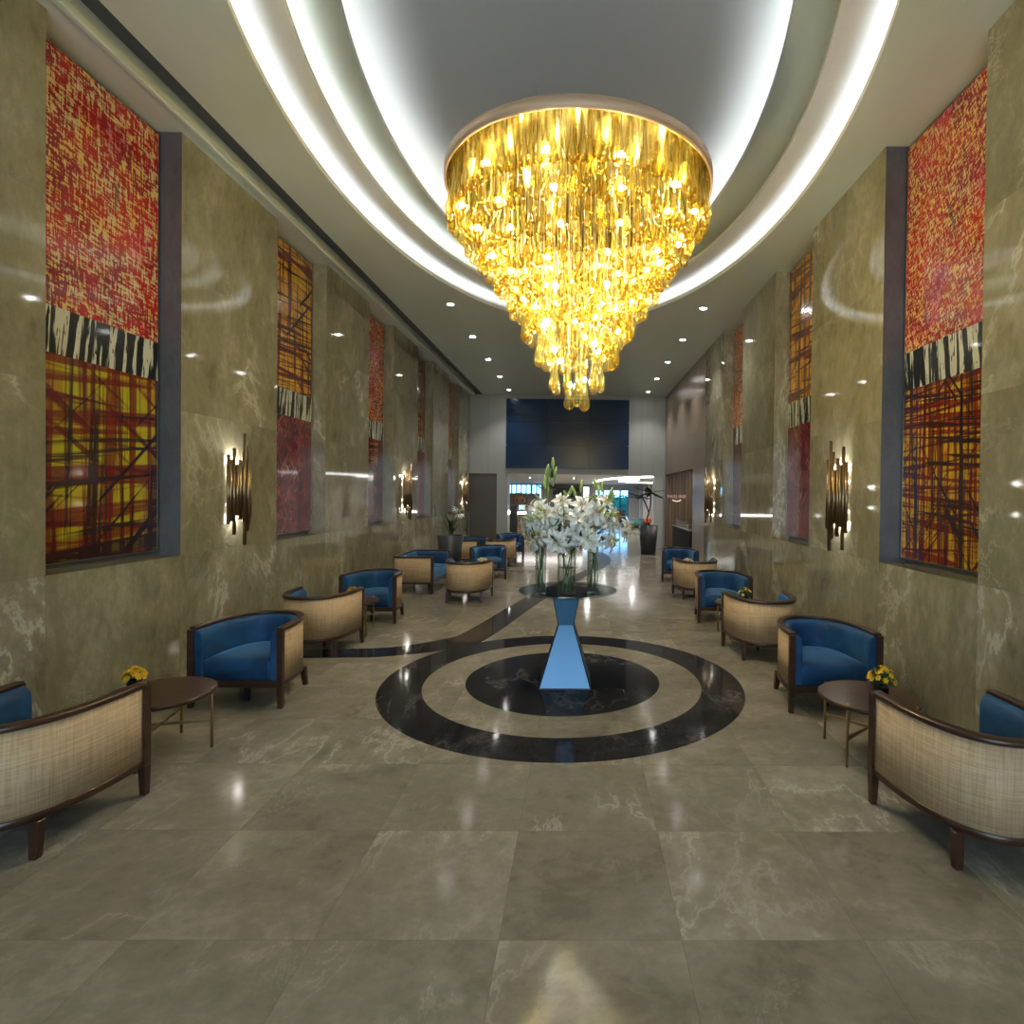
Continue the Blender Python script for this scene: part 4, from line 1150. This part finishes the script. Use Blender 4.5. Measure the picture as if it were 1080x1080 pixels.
area('entrance_daylight_portal', (-.4,YR-.02,1.7), (PI/2,0,0), 5, 3.4, 1, portal=True)
area('far_door_portal', (2.2,FY-.02,1.06), (-PI/2,0,0), 2.4, 2.1, 1, portal=True)
area('far_window_portal', (-4.0,FY-.02,1.7), (-PI/2,0,0), 2.6, 1.6, 1, portal=True)
area('lobby_window_portal', (4.19,28.1,1.4), (0,PI/2,0), 1.8, 1.0, 1, portal=True)
# spots without fixtures, added to brighten the lobby and the zone behind the camera
for x, y in ((-2.6,20.5),(.3,21),(2.2,23.5),(-1.6,27),(1.2,27.5),(3.2,28),(-3.2,32),(0,33),(2.6,33.5),(1.2,37.5),(-3,37.5)):
    spot(x, y, LOBZ, 120, 2.95)
area('cafe_ceiling_light', (4.2,16.5,2.75), (0,0,0), 1.0, 2.0, 30, (1,.9,.78))
for x in (-2.28, 2.10):
    for y in (-2.2,): spot(x, y, ZC, 75)

# ------------------------------------------------------------------ camera
F, YAW, PITCH, ROLL, PX, PY = 596.10, .0138, .0108, .0115, 620.28, 528.08
cy_, sy_ = math.cos(YAW), math.sin(YAW)
f0 = Vector((sy_,cy_,0)); r0 = Vector((cy_,-sy_,0)); u0 = Vector((0,0,1))
f2 = f0*math.cos(PITCH)-u0*math.sin(PITCH); u2 = u0*math.cos(PITCH)+f0*math.sin(PITCH)
r3 = r0*math.cos(ROLL)+u2*math.sin(ROLL); u3 = u2*math.cos(ROLL)-r0*math.sin(ROLL)
cam = bpy.data.cameras.new('camera'); co = link('camera', cam)
m = Matrix((r3, u3, -f2)).transposed().to_4x4(); m.translation = (0,0,1.75); co.matrix_world = m
cam.sensor_width = 36; cam.lens = F/1080*36; cam.clip_end = 200; cam.clip_start = .05
cam.shift_x = (540-PX)/1080; cam.shift_y = -(540-PY)/1080
scene.camera = co
# ------------------------------------------------------------------ render look
vs = scene.view_settings; scene.display_settings.display_device = 'sRGB'
vs.view_transform = 'Standard'; vs.look = 'None'; vs.gamma = 1; vs.use_curve_mapping = False; vs.exposure = 1.05
cy = scene.cycles
cy.max_bounces = 10; cy.diffuse_bounces = 5; cy.glossy_bounces = 4; cy.transmission_bounces = 6; cy.transparent_max_bounces = 40
cy.caustics_reflective = False; cy.caustics_refractive = False; cy.sample_clamp_indirect = 6; cy.use_denoising = True
